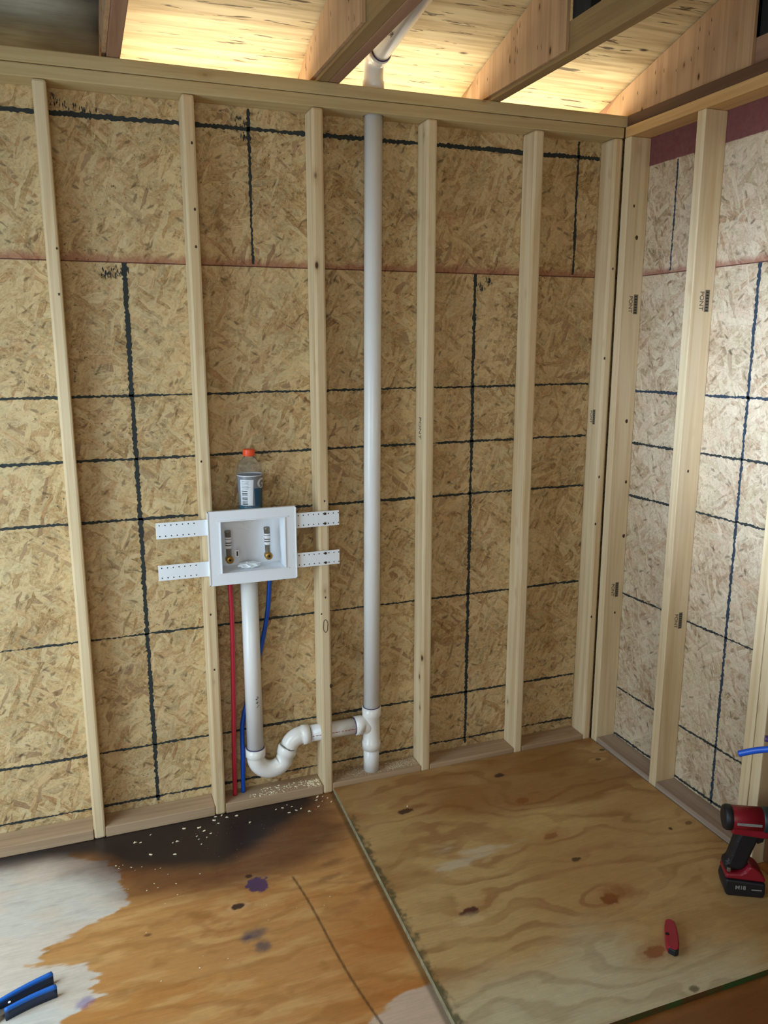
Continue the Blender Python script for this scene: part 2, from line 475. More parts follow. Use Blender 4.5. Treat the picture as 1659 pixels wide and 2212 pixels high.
mb = MB()
XO = XR+DP
mb.box(XO, XO+.011, FY, YO+.05, -.02, 1.9043, 'osb_right')
mb.box(XO, XO+.011, FY, YO+.05, 1.9043, HT-.002, 'osb_right')
S = XO-.0006
for z, wd in ((1.480, .010), (1.279, .010), (1.070, .009), (.663, .008), (.254, .008), (.047, .009)):
    jag_strip(mb, (-.03, z-.004), (-.86, z+.008), wd, 'ink_blue' if z > 1.3 else 'ink', 0, S, int(z*999))
jag_strip(mb, (-.190, 1.912), (-.190, 2.287), .008, 'ink_blue', 0, S, 15)
jag_strip(mb, (-.606, .04), (-.606, 1.903), .013, 'ink_blue', 0, S, 16, blot=.2)
o = mb.build('wall_right'); tag(o, 'strand board sheathing of the right wall with blue nailing lines', 'wall', kind='structure')

# left wall and wall behind the camera, with the openings the daylight comes through
mb = MB()
mb.box(LX-.011, LX, FY, -2.75, 0, HT, 'osb_side'); mb.box(LX-.011, LX, -.40, YO, 0, HT, 'osb_side')
mb.box(LX-.011, LX, -2.75, -.40, 2.1, HT, 'osb_side'); mb.box(LX-.011, LX, -2.75, -2.05, 0, 1.35, 'osb_side'); mb.box(LX-.011, LX, -2.05, -1.5, 0, 2.1, 'osb_side')
tag(mb.build('wall_left'), kind='structure')
mb = MB()
mb.box(LX, -.4, FY-.011, FY, 0, HT, 'osb_plain'); mb.box(1.0, XO, FY-.011, FY, 0, HT, 'osb_plain')
mb.box(-.4, 1.0, FY-.011, FY, 2.3, HT, 'osb_plain')
tag(mb.build('wall_front'), kind='structure')

# roof deck: two slopes, undersides visible
SL, Z0 = .29, 2.607
mb = MB(); RY = -2.0


def zr(y): return Z0-SL*y if y > RY else Z0-SL*RY+SL*(y-RY)


th = .013
for ya, yb in ((.60, RY), (RY, FY-.5)):
    prof = [(ya, zr(ya)), (yb, zr(yb)), (yb, zr(yb)+th), (ya, zr(ya)+th)]
    mb.prism(prof, 0, LX-.2, XO+.05, 'roof')
o = mb.build('ceiling'); tag(o, 'plywood roof deck seen from below, mildewed in the left bay', 'ceiling', kind='structure')
mb = MB(); mb.box(LX-.2, .842, .30, .325, 2.20, zr(.30)-.002, 'plate')  # unseen board, added to keep eave light off the left bay
tag(mb.build('light_blocker_1'), 'unseen board added to block eave light over the left bay', 'light_blocker', kind='structure')
# gable sheathing above the right wall, its shade painted near-black
mb = MB()
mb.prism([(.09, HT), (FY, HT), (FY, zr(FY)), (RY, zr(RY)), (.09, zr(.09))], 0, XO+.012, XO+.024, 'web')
tag(mb.build('wall_gable'), kind='structure')
# outside ground
mb = MB(); mb.box(-6, 8, -9, 6, -.45, -.4, simple('dry_ground', 'a89a70', .9, var=.2, scale=3))
tag(mb.build('ground'), kind='structure')

# ---------------------------------------------------------------- floor
NZ = {}


def vnoise(x, y, seed):
    rs = NZ.setdefault(seed, np.random.RandomState(seed).rand(256, 256))
    xi = np.floor(x).astype(int); yi = np.floor(y).astype(int); fx = x-xi; fy = y-yi
    fx = fx*fx*(3-2*fx); fy = fy*fy*(3-2*fy)
    g = lambda a, b: rs[a % 256, b % 256]
    return (g(xi, yi)*(1-fx)+g(xi+1, yi)*fx)*(1-fy)+(g(xi, yi+1)*(1-fx)+g(xi+1, yi+1)*fx)*fy


def fbm(x, y, seed, o=4):
    s = 0; a = .5
    for k in range(o): s = s+a*vnoise(x*2**k, y*2**k, seed+k); a *= .5
    return s/(1-.5**o)


def sm(x, a, b):
    t_ = np.clip((x-a)/(b-a), 0, 1); return t_*t_*(3-2*t_)


def L3(c): return np.array(lin(c)[:3])


def blend(col, m, c):
    return col*(1-m[..., None])+L3(c)*m[..., None]


def floor_mat(name, grain_scale):
    t = NT(name); at = t.n('ShaderNodeVertexColor', layer_name='veneer')
    ra = t.n('ShaderNodeAttribute', attribute_name='wetness')
    pos = t.n('ShaderNodeNewGeometry').outputs['Position']
    fine = t.noise(t.vmul(pos, (9, 190, 1)), 1., 4, .65, .3)
    gr = t.noise(t.vmul(pos, (26, 60, 1)), 1., 4, .7)
    k = t.math('ADD', t.math('MULTIPLY', fine, .42), t.math('ADD', t.math('MULTIPLY', gr, .36), .62))
    kc = t.n('ShaderNodeCombineColor')
    for i in range(3): t.l(k, kc.inputs[i])
    col = t.mix(1., at.outputs[0], kc.outputs[0], 'MULTIPLY')
    rg = t.math('ADD', t.math('MULTIPLY', ra.outputs['Fac'], -.22), .62)
    t.finish(col, rg, fine, .25, .0006); t.b.inputs['Specular IOR Level'].default_value = .4
    return t.m


def grid_object(name, xs, ys, z, th_, colfn, mat):
    X, Y = np.meshgrid(xs, ys); C_, Wt = colfn(X, Y)
    nx, ny = len(xs), len(ys)
    verts = np.stack([X, Y, np.full_like(X, z)], -1).reshape(-1, 3)
    idx = np.arange(nx*ny).reshape(ny, nx)
    faces = np.stack([idx[:-1, :-1], idx[:-1, 1:], idx[1:, 1:], idx[1:, :-1]], -1).reshape(-1, 4).tolist()
    # skirt and underside
    border = list(idx[0, :])+list(idx[1:, -1])+list(idx[-1, :-1][::-1])+list(idx[1:-1, 0][::-1])
    b0 = len(verts); low = verts[border].copy(); low[:, 2] = z-th_
    verts = np.concatenate([verts, low]); nb = len(border)
    side0 = len(faces)
    for k in range(nb): faces.append([border[k], b0+k, b0+(k+1) % nb, border[(k+1) % nb]])
    faces.append([b0+nb-1-k for k in range(nb)])
    me = bpy.data.meshes.new(name); me.from_pydata(verts.tolist(), [], faces); me.update()
    ca = me.color_attributes.new('veneer', 'FLOAT_COLOR', 'POINT')
    rgba = np.ones((len(verts), 4)); rgba[:nx*ny, :3] = C_.reshape(-1, 3); rgba[b0:, :3] = C_.reshape(-1, 3)[border]
    ca.data.foreach_set('color', rgba.ravel())
    wa = me.attributes.new('wetness', 'FLOAT', 'POINT'); ww = np.zeros(len(verts)); ww[:nx*ny] = Wt.ravel(); wa.data.foreach_set('value', ww)
    me.materials.append(mat)
    o = bpy.data.objects.new(name, me); COL.objects.link(o)
    return o, side0


def knot_mask(X, Y, kx, ky, a, b, soft=.25, rot=0, seed=0):
    dx, dy = X-kx, Y-ky
    c, s = math.cos(rot), math.sin(rot); u_, v_ = dx*c+dy*s, -dx*s+dy*c
    rr = np.sqrt((u_/a)**2+(v_/b)**2)+(fbm(X*90, Y*90, 40+seed, 3)-.5)*.7
    return 1-sm(rr, 1-soft, 1+soft)


def poly_mask(X, Y, poly, soft, wob, seed, fx=18, fy=60):
    """signed-distance mask of a polygon with a ragged, grain-aligned edge"""
    Xw = X+(fbm(X*fx, Y*fy, seed)-.5)*wob*2; Yw = Y+(fbm(X*fx+9, Y*fy+3, seed+5)-.5)*wob
    inside = np.zeros(X.shape, bool); dist = np.full(X.shape, 9.)
    n = len(poly)
    for k in range(n):
        (x1, y1), (x2, y2) = poly[k], poly[(k+1) % n]
        cond = (y1 > Yw) != (y2 > Yw)
        xi = (x2-x1)*(Yw-y1)/(y2-y1+1e-12)+x1
        inside ^= cond & (Xw < xi)
        t_ = np.clip(((Xw-x1)*(x2-x1)+(Yw-y1)*(y2-y1))/((x2-x1)**2+(y2-y1)**2+1e-12), 0, 1)
        dist = np.minimum(dist, np.hypot(Xw-x1-t_*(x2-x1), Yw-y1-t_*(y2-y1)))
    sd = np.where(inside, dist, -dist)
    return sm(sd, -soft, soft)


def sub_cols(X, Y):
    n1 = fbm(X*3, Y*9, 1); n2 = fbm(X*9, Y*40, 2); n3 = fbm(X*14, Y*22, 3)
    col = np.ones(X.shape+(3,))*L3('c08a50')
    col = blend(col, sm(n1, .35, .65)*.7, 'b87a3c')
    col = blend(col, sm(n2, .5, .75)*.6, 'd2a468')
    col = blend(col, sm(n3, .58, .8)*.5, '9a6632')
    # grain figure in the middle
    ph = Y*60+X*9+fbm(X*4, Y*7, 8)*13
    col = blend(col, sm(np.sin(ph), .5, 1)*.28, '8e5a2a')
    # amber, wetter toward the seam
    col = blend(col, sm(X, 1.1, 1.45)*sm(-Y, .5, .8)*.6*sm(fbm(X*5, Y*8, 12), .3, .6), 'b0682a')
    # dried pale area on the left with a tide mark
    dry = poly_mask(X, Y, [(-2, .1), (.45, .04), (.60, -.10), (.705, -.17), (.725, -.30), (.715, -.37), (.676, -.405), (.611, -.443), (.53, -.475), (.49, -.515), (.46, -.55),
                           (.54, -.565), (.61, -.60), (.635, -.66), (.63, -.72), (.56, -.76), (.50, -.80), (.47, -.9), (.5, -1.2), (.3, -4), (-2, -4)], .006, .035, 20)
    pal = blend(np.ones(X.shape+(3,))*L3('cfc9bd'), sm(fbm(X*12, Y*50, 23), .5, .75)*.5, 'b4aea4')
    pal = blend(pal, sm(fbm(X*4, Y*9, 24), .5, .62)*.55, 'd8c4b0')
    m = dry*.93
    col = col*(1-m[..., None])+pal*m[..., None]
    # pale spot near the seam front
    d2 = poly_mask(X, Y, [(1.22, -1.10), (1.30, -1.02), (1.36, -.99), (1.45, -.975), (1.49, -1.0), (1.49, -1.3), (1.2, -1.3)], .006, .03, 60)
    col = blend(col, d2*.8, 'cdb8a4')
    # black mould along the wall with a red brown halo
    halo = poly_mask(X, Y, [(.2, .1), (1.47, .05), (1.46, -.25), (1.36, -.36), (1.2, -.40), (1.0, -.42), (.85, -.38), (.74, -.34), (.64, -.20), (.5, -.08), (.2, -.06)], .08, .05, 70, 8, 12)
    col = blend(col, halo*.8, '5a3220')
    mo = poly_mask(X, Y, [(-.2, .10), (1.40, .10), (1.42, -.02), (1.36, -.10), (1.24, -.16), (1.15, -.24), (1.03, -.29), (.95, -.27), (.85, -.24), (.75, -.20), (.69, -.155), (.62, -.085), (.5, -.05), (.3, -.04), (-.2, -.035)], .045, .04, 80, 8, 14)
    col = blend(col, mo*.93, '1d1a1c')
    col = blend(col, sm(X, 1.45, 1.7)*sm(-Y, 1.2, 1.3)*.85, '6a3e1a')  # light falloff at the front right, painted as darker floor
    # stains and marks
    col = blend(col, knot_mask(X, Y, 1.056, -.635, .035, .022, .6, .3, 1)*.7, '4c4a52')
    col = blend(col, knot_mask(X, Y, 1.072, -.69, .022, .020, .6, 0, 2)*.75, '4a4450')
    col = blend(col, knot_mask(X, Y, 1.036, -.640, .014, .009, .5, 0, 3)*.5, '3a3056')
    col = blend(col, knot_mask(X, Y, 1.111, -.426, .037, .036, .10, -.3, 4)*.92, '48325a')
    col = blend(col, knot_mask(X, Y, 1.036, -.502, .034, .018, .3, 0, 5)*.5, 'd6a878')
    col = blend(col, knot_mask(X, Y, 1.036, -.502, .018, .014, .2, 0, 5)*.95, '2c1a1a')
    col = blend(col, knot_mask(X, Y, 1.092, -.374, .010, .008, .3, 0, 6)*.9, '2c1410')
    col = blend(col, knot_mask(X, Y, .772, -.532, .012, .006, .3, 0, 7)*.7, '4a2a20')
    col = blend(col, knot_mask(X, Y, .600, -.725, .022, .018, .4, .4, 8)*.55, '6a5a9a')
    for kx, ky in ((1.36, -.40), (1.33, -.47), (1.44, -.55)):
        col = blend(col, knot_mask(X, Y, kx, ky, .04, .012, .7, .2, 9)*.5, '5a3620')
    # crack running to the front
    cx = 1.219+(np.clip((-.426-Y)/.628, -1, 2))*.074+np.sin(Y*9)*.006
    cr = (1-sm(np.abs(X-cx), .0012, .0055))*sm(-Y, .415, .43)
    col = blend(col, cr*.75, '3c2614')
    # dirt edge along the loose sheet
    sx_ = 1.487+np.clip(Y, -1.3, 0)*.028
    col = blend(col, (1-sm(np.abs(X-sx_+.006), .003, .016))*.6, '3a2c18')
    wet = np.clip(1-dry, 0, 1)*.9
    return col, wet


def axis_pts(a, b, fine0, fine1, step_, coarse):
    L = list(np.arange(a, fine0, coarse))+list(np.arange(fine0, fine1, step_))+list(np.arange(fine1, b, coarse))+[b]
    return np.array(L)


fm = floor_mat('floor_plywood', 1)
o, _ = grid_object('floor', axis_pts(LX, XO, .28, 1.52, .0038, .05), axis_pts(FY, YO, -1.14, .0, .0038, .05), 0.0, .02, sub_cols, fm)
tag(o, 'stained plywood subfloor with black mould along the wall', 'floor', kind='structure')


KN = [(2.114, -.139, .021, .012, '2a1210', .9), (1.681, -.240, .028, .014, '301812', .9), (2.107, -.325, .026, .018, '8a5226', .8), (2.091, -.548, .026, .014, '8a5226', .7),
      (2.101, -.686, .017, .009, '3a2416', .85), (2.088, -.885, .030, .022, '7c4218', .9), (1.668, -.787, .030, .017, '4a1c1c', .92), (2.073, -1.11, .034, .020, '8a4c24', .8),
      (2.50, -.655, .009, .008, '17120e', .9), (2.583, -.648, .014, .009, '5a3018', .7), (2.084, -1.251, .016, .010, '4a3a20', .75), (2.605, -.109, .012, .009, '3a2414', .8), (2.546, -.168, .013, .009, '3a2414', .8)]


def sheet_cols(X, Y):
    ph = Y*2.2+X*.35+(fbm(X*2.2, Y*3.5, 101)-.5)*1.1
    for kx, ky, a, b, c, q in KN:
        s_ = 3.2 if b > .011 else 2
        ph = ph+.36*(b/.02)*np.exp(-(((X-kx)/(a*s_*1.5))**2+((Y-ky)/(b*s_*1.1))**2))
    ph = ph+(fbm(X*9, Y*26, 110)-.5)*.12
    rings = np.sin(ph*25)+.35*np.sin(ph*61+2)
    n1 = fbm(X*2.3, Y*5, 103); n2 = fbm(X*6, Y*15, 104)
    col = np.ones(X.shape+(3,))*L3('bd9a66')
    col = blend(col, sm(n1, .35, .65)*.6, 'a87e4a')
    col = blend(col, sm(rings, .1, .95)*(.25+.3*sm(fbm(X*4, Y*6, 106), .4, .6)), '8a5c2e')
    col = blend(col, sm(n2, .58, .75)*.45, 'c2a068')
    # wet, amber back-left corner
    wt = poly_mask(X, Y, [(1.3, .1), (2.7, .1), (2.7, -.30), (2.35, -.42), (2.15, -.40), (1.98, -.46), (1.85, -.42), (1.74, -.52), (1.64, -.50), (1.60, -.56), (1.66, -.60), (1.58, -.66), (1.3, -.66)], .02, .05, 120)
    wt = wt*sm(fbm(X*3+3, Y*7, 125), .2, .6)
    col = blend(col, wt*.55, '84521f')
    # bleached patches
    pl = poly_mask(X, Y, [(1.64, -.48), (1.72, -.455), (1.80, -.48), (1.90, -.50), (2.0, -.52), (1.93, -.56), (1.80, -.58), (1.74, -.63), (1.69, -.60), (1.63, -.55)], .022, .07, 130)*sm(fbm(X*7, Y*24, 133), .42, .62)
    col = blend(col, pl*.6, 'c8bca4')
    pl2 = poly_mask(X, Y, [(1.45, -1.07), (1.60, -1.04), (1.78, -1.06), (1.92, -.98), (2.02, -1.02), (2.02, -1.13), (2.2, -1.16), (2.3, -1.20), (2.3, -1.4), (1.4, -1.4)], .11, .05, 140)
    col = blend(col, pl2*.72, 'c8c2a2')
    col = blend(col, pl2*sm(rings, 0, .9)*.4, '9c8460')
    for i, (kx, ky, a, b, c, q) in enumerate(KN):
        if b > .011:
            col = blend(col, knot_mask(X, Y, kx+.015, ky+.004, a*2.3, b*1.6, .8, .2, 50+i)*.35, '9a6230')
        col = blend(col, knot_mask(X, Y, kx, ky, a, b, .18, .15, 60+i)*q, c)
    col = blend(col, knot_mask(X, Y, 1.65, -.815, .05, .02, .6, 0, 90)*.6, 'd0b484')
    col = blend(col, knot_mask(X, Y, 1.74, -.225, .04, .012, .6, 0, 91)*.6, '7a4420')
    col = blend(col, knot_mask(X, Y, 2.14, -.87, .06, .03, .6, -.3, 92)*.55, '8c5424')
    # greenish mould along the seam edge
    ed = X-(1.487+Y*.028)
    gm = 1-sm(ed+(fbm(X*70, Y*60, 150)-.5)*.05, .002, .026)
    col = blend(col, gm*.8*sm(-Y, .08, .3), '3c3f28')
    return col, np.clip(.35+wt*.6-pl2*.3, 0, 1)


# the loose sheet: slightly skewed left edge
o, side0 = grid_object('plywood_sheet', np.arange(0, 1.0001, .0036), np.arange(-1.266, -.0009, .0040), SHT, SHT-.0008,
                       lambda U, Y: sheet_cols((1.487+Y*.028)+U*(XR-.002-(1.487+Y*.028)), Y), floor_mat('sheet_plywood', 1))
me = o.data
for v in me.vertices:
    x0 = 1.487+v.co.y*.028
    v.co.x = x0+v.co.x*(XR-.002-x0)
em = NT('sheet_edge'); p_ = em.n('ShaderNodeNewGeometry').outputs['Position']
cc = em.mix(em.step(em.noise(em.vmul(p_, (7, 7, 3)), 1., 3), .45, .6), lin('6a4a28'), lin('1f6a34'))
cc = em.mix(em.noise(em.vmul(p_, (20, 20, 400)), 1., 2), cc, lin('4a3018'))
em.finish(cc, .7); M['edge'] = em.m; me.materials.append(em.m)
em2 = NT('sheet_edge_bare'); em2.finish(em2.mix(em2.noise(em2.n('ShaderNodeNewGeometry').outputs['Position'], 60., 3), lin('b9ad8a'), lin('4d4630')), .6); me.materials.append(em2.m)
for f in me.polygons[side0:]:
    f.material_index = 1 if abs(f.normal.y) > .5 else 2
tag(o, 'loose plywood sheet with knots lying on the subfloor in the corner', 'plywood sheet')

# ---------------------------------------------------------------- framing


def board(name, x0, x1, y0, y1, z0, z1, m, label=None, cat=None, group=None, bev=.0035, parent=None):
    mb = MB(); cx, cy = (x0+x1)/2, (y0+y1)/2
    mb.box(x0-cx, x1-cx, y0-cy, y1-cy, 0, z1-z0, m, bev)
    o = mb.build(name, parent, (cx, cy, z0))
    return tag(o, label, cat, group)


def nail_knots(o, spots):
    """small dark knots the boards show: (x, y, z, axis) a spot just proud of the face"""
    for (x, y, z, ax, rr) in spots:
        mb = MB(); pts = []
        for j in range(10):
            a = j*.628; q = rr*(1+.07*math.sin(3*a+x*9)); c, s = q*math.cos(a), 1.4*q*math.sin(a)
            pts.append((x-o.location.x+(c if ax == 1 else 0), y-o.location.y+(c if ax == 0 else 0), z-o.location.z+s))
        mb.poly(pts, [list(range(10))], 'knotwood'); mb.build('knot', o)


SZ1 = HT-2*WD
GB = 'back wall studs'; GR = 'right wall studs'
XS = [.6745, 1.0848, 1.4862, 1.8832, 2.2935]      # right edges
labs = ['pale wooden wall stud standing leftmost in the back wall',
        'wooden wall stud behind the left edge of the white washer box',
        'wooden wall stud with a hand-drawn oval, crossed by the trap arm',
        'wooden wall stud just right of the tall white vent pipe',
        'wooden wall stud midway between the vent pipe and the corner']
studs = []
for x, lb in zip(XS, labs):
    studs.append(board('wall_stud', x-WD, x, 0, DP, .0, SZ1, 'stud', lb, 'wall stud', GB, .0075))
bore(studs[2], [((-.1, .0, .232), (.1, .0, .232), .0315)])
cs = board('corner_stud', XR-.003-WD, XR-.003, 0, DP, .0, SZ1, 'stud', 'yellowish wooden stud ending the back wall at the corner', 'wall stud', GB, .009)
rs = [board('side_stud', XR, XO, -WD, -.0005, .0, SZ1, 'stud', 'pale wooden stud starting the right wall at the corner', 'wall stud', GR, .003),
      board('side_stud', XR, XO, -.4153, -.4153+WD, .0, SZ1, 'stud', 'wooden stud in the middle of the right wall, stamped twice', 'wall stud', GR, .003),
      board('king_stud', XR, XO, -.8482, -.8482+WD, .0, SZ1, 'stud', 'wooden king stud left of the paired studs at the right doorway', 'wall stud', GR, .003),
      board('jack_stud', XR, XO, -.8895, -.8895+WD, .0, 2.08, 'stud', 'wooden jack stud nearest the camera at the right doorway edge', 'wall stud', GR, .003)]
# knots the photo shows on single studs
nail_knots(studs[0], [(.664, -.0004, 1.80, 1, .0030), (.668, -.0004, 1.93, 1, .0028)])
nail_knots(studs[1], [(1.072, -.0004, 2.25, 1, .0035), (1.072, -.0004, 2.06, 1, .0035), (1.070, -.0004, 1.95, 1, .0035), (1.055, -.0004, 1.28, 1, .003), (1.062, -.0004, .755, 1, .003), (1.066, -.0004, .555, 1, .003)])
nail_knots(studs[2], [(1.468, -.0004, .77, 1, .0030), (1.452, -.0004, .71, 1, .0025), (1.484, -.0004, .43, 1, .006), (1.47, -.0004, 1.12, 1, .003)])
nail_knots(cs, [(XR-.035, -.0004, 1.6, 1, .004), (XR-.03, -.0004, 1.14, 1, .004), (XR-.035, -.0004, .95, 1, .004), (XR-.03, -.0004, .56, 1, .004), (XR-.02, -.0004, 1.93, 1, .0035)])
nail_knots(rs[0], [(XR+.05, -WD-.0004, 2.04, 1, .006), (XR+.055, -WD-.0004, 1.36, 1, .006), (XR+.07, -WD-.0004, 1.12, 1, .005), (XR+.075, -WD-.0004, .90, 1, .006), (XR+.055, -WD-.0004, .58, 1, .004), (XR+.03, -WD-.0004, 2.15, 1, .004)])
nail_knots(rs[1], [(XR+.04, -.4157, 1.22, 1, .004)])


def stamp(parent, mat4, s=1.):
    loc = Matrix.Translation(-Vector(parent.location))
    mb = MB(); mb.box(-.036*s, .036*s, .004*s, .022*s, 0, .0004, 'stamp')
    for k in range(7):
        xx = -.030*s+k*.0098*s
        mb.box(xx, xx+.0035*s, .008*s, .018*s, .0004, .0005, 'hole')
    b = mb.build('stamp_block', None); b.data.transform(loc @ mat4); b.parent = parent
    text_part('PONT', .023*s, 'stamp', loc @ mat4 @ Matrix.Translation((0, -.010*s, 0)), parent, 'lumber_stamp', bold=.0002)


T = -math.pi/2
stamp(rs[0], face_minus_y(XR+.050, -WD-.0005, 1.80, T)); stamp(rs[0], face_minus_y(XR+.046, -WD-.0005, .678, T), .85)
stamp(rs[1], face_minus_y(XR+.050, -.4158, 1.795, T)); stamp(rs[1], face_minus_y(XR+.046, -.4158, .671, T), .85)
stamp(cs, face_minus_x(XR-.003-WD-.0005, .05, 1.373, T), .8)
text_part('PONT', .03, 'stamp', Matrix.Translation(-Vector(studs[3].location)) @ face_minus_x(1.8832-WD-.0005, .042, 1.356, T), studs[3], 'lumber_stamp')
# pen oval on the third stud
mb = MB(); pts = [(-.001+.0085*math.cos(a*.2618)*(1+.08*math.sin(a)), -DP/2-.0006, .663+.024*math.sin(a*.2618)) for a in range(26)]
mb.tube(pts, .0009, 'hole', 6); mb.build('pen_oval', studs[2])

# plates
tp1 = board('top_plate', LX, XR-.001, 0.001, DP, SZ1+.0005, SZ1+WD-.0012, 'plate', 'lower board of the double top plate along the back wall', 'top plate', 'top plates')
tp2 = board('top_plate', LX, XO, 0, DP, SZ1+WD, HT, 'plate', 'upper board of the double top plate along the back wall', 'top plate', 'top plates')
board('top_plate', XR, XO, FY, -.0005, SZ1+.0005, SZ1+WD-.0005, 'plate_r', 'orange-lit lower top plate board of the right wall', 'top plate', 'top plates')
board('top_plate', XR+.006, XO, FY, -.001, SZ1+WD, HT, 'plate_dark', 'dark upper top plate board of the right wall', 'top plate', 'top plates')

for q_ in (tp1, tp2): bore(q_, [((1.6713-q_.location.x, .046-q_.location.y, -.1), (1.6713-q_.location.x, .046-q_.location.y, .2), .034)])


def sole(name, segs, axis, m, label):
    mb = MB()
    for a, b in segs:
        if axis == 0: mb.box(a, b, 0, DP, 0.0005, WD, m, .003)
        else: mb.box(XR, XO, a, b, 0.0005, WD, m, .003)
    o = mb.build(name); return tag(o, label, 'bottom plate', 'bottom plates')


edges = [LX]+[v for x in XS for v in (x-WD-.0005, x+.0005)]+[XR-.0035-WD]
sole('bottom_plate', [(edges[i], edges[i+1]) for i in range(0, len(edges), 2)], 0, 'sole_dirty', 'dusty bottom plate lying along the back wall under the pipes')
ys = [-WD-.0005, -.4153+WD+.0005, -.4153-.0005, -.8482+WD+.0005]
sole('bottom_plate', [(ys[1], ys[0]), (ys[3], ys[2])], 1, 'sole_side', 'greyish bottom plate lying along the right wall')

# doorway filled by a brown door beyond the paired studs
mb = MB(); mb.box(XR+.045, XR+.085, -1.72, -.893, .01, 2.05, 'brown_door', .003); mb.box(XR+.040, XR+.046, -1.62, -1.0, .2, .9, 'brown_door', .003); mb.box(XR+.040, XR+.046, -1.62, -1.0, 1.1, 1.9, 'brown_door', .003)
tag(mb.build('door_1'), 'brown door standing in the right wall opening', 'door', kind='structure')

# ---------------------------------------------------------------- roof trusses


def truss(x, labels, gleft=True, scab=None, web_y=-.50, chord='truss', gend=-.468, span=FY):
    """x = left face of the bottom chord"""
    root = empty('roof_truss', (x, 0, HT)); tag(root, labels, 'roof truss', 'roof trusses')
    ye = .55

    def part(name, prof, x0, x1, m, bev=.0025):
        mb = MB(); mb.prism([(y, z-HT) for y, z in prof], 0, x0-x, x1-x, m, bev); return mb.build(name, root)
    b0 = HT+.0008
    part('bottom_chord', [(.10, b0), (span, b0), (span, b0+DP), (-.12, b0+DP), (.10, b0+.04)], x, x+WD, chord)
    zt = lambda y: zr(y)-.001
    part('top_chord', [(ye, zt(ye)), (ye, zt(ye)-.070), (.10, zt(.10)-.075 if zt(.10)-.075 > HT+.05 else HT+.05), (-.13, b0+DP+.001), (-.2, zt(-.2)-.075), (RY+.03, zt(RY+.03)-.092), (RY+.03, zt(RY+.03))], x, x+WD, chord)
    gp = [(.19, b0+.012), (.17, zt(.17)-.03), (.10, zt(.10)-.012), (-.05, zt(-.05)-.012), (gend, zt(gend)-.012), (gend, b0+.010)]
    part('gusset', gp, x-.012, x-.0005, 'gusset', .001)
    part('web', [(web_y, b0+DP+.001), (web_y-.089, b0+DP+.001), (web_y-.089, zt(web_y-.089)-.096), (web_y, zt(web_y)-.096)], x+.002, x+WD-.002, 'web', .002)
    # staple and nail marks pressed in the gusset
    rg = random.Random(int(x*1000))
    for k in range(12):
        y = rg.uniform(-.42, .12); z = rg.uniform(HT+.03, zt(y)-.03); h_ = rg.uniform(.005, .011)
        mb = MB(); mb.prism([(y-.0012, z-HT-h_*.4), (y, z-HT-h_), (y+.0014, z-HT), (y+.0003, z-HT+h_)], 0, -.0124, -.0118, 'knotwood'); mb.build('nail', root)
    if scab: part('scab_board', [(.09, b0), (span, b0), (span, b0+.10), (.0, b0+.10)], x+WD+.001, x+WD+.038, scab)
    return root


truss(.842, 'roof truss resting on the back wall leftmost, beside the mildewed bay', chord='truss_red')
truss(1.468, 'doubled roof truss left of the sloping white vent pipe', scab='truss_red')
truss(2.081, 'roof truss between the vent pipe and the corner, single chord', web_y=-.475)
truss(2.676, 'roof truss on top of the right wall at the corner', web_y=-.56, gend=-.552, chord='truss_red')

# ---------------------------------------------------------------- drain, waste and vent piping
root = empty('drain_assembly', (1.655, .046, .04)); tag(root, 'white plastic vent pipe, trap and standpipe joined into one drain assembly', 'drain pipe')
inv = Matrix.Translation(-Vector((1.655, .046, .04)))


def dpart(mb, name, parent=root, label=None):
    o = mb.build(name); o.data.transform(inv); o.parent = parent
    if label: o['label'] = label
    return o


PY = .046; PR = .0302
vx = lambda z: 1.6545+.0065*min(z, 2.5)
mb = MB(); mb.tube([(vx(.288), PY, .288), (vx(1.3), PY, 1.3), (1.672, PY, 2.50)], PR, 'pvc', 36)
vp = dpart(mb, 'vent_pipe')
mb = MB(); mb.tube([(1.6545, PY, .0385), (1.6545, PY, .14)], PR, 'pvc', 36); dpart(mb, 'stub_pipe')
# sanitary tee
mb = MB(); R2 = .0362
mb.tube([(1.655, PY, .128), (1.655, PY, .1285), (1.655, PY, .160), (1.655, PY, .164), (1.6555, PY, .20), (1.656, PY, .262), (1.656, PY, .266), (1.656, PY, .300), (1.656, PY, .3005)], [.0315, R2, R2, .0325, .0325, .0325, R2, R2, .0315], 'pvc_fit', 36)
mb.tube([(1.655, PY, .214), (1.640, PY, .222), (1.625, PY, .230), (1.618, PY, .232), (1.617, PY, .232), (1.588, PY, .232), (1.5875, PY, .232)], [.026, .032, .0328, .0328, R2, R2, .0315], 'pvc_fit', 36)
tee = dpart(mb, 'tee_fitting')
mb = MB(); mb.tube([(1.60, PY, .232), (1.392, PY, .232)], PR, 'pvc', 36); arm = dpart(mb, 'trap_arm')
# red line printed along the arm
mb = MB()
for k in range(14):
    x = 1.415+k*.0125
    mb.box(x, x+.010, PY-PR-.0005, PY-PR+.0003, .2335, .2352, simple('red_print', '8a3048', .5) if k == 0 else 'red_print_', .0) if False else mb.box(x, x+rnd.uniform(.005, .011), PY-PR-.0006, PY-PR+.0004, .2330, .2350, 'knife_red')
dpart(mb, 'printed_line', arm)
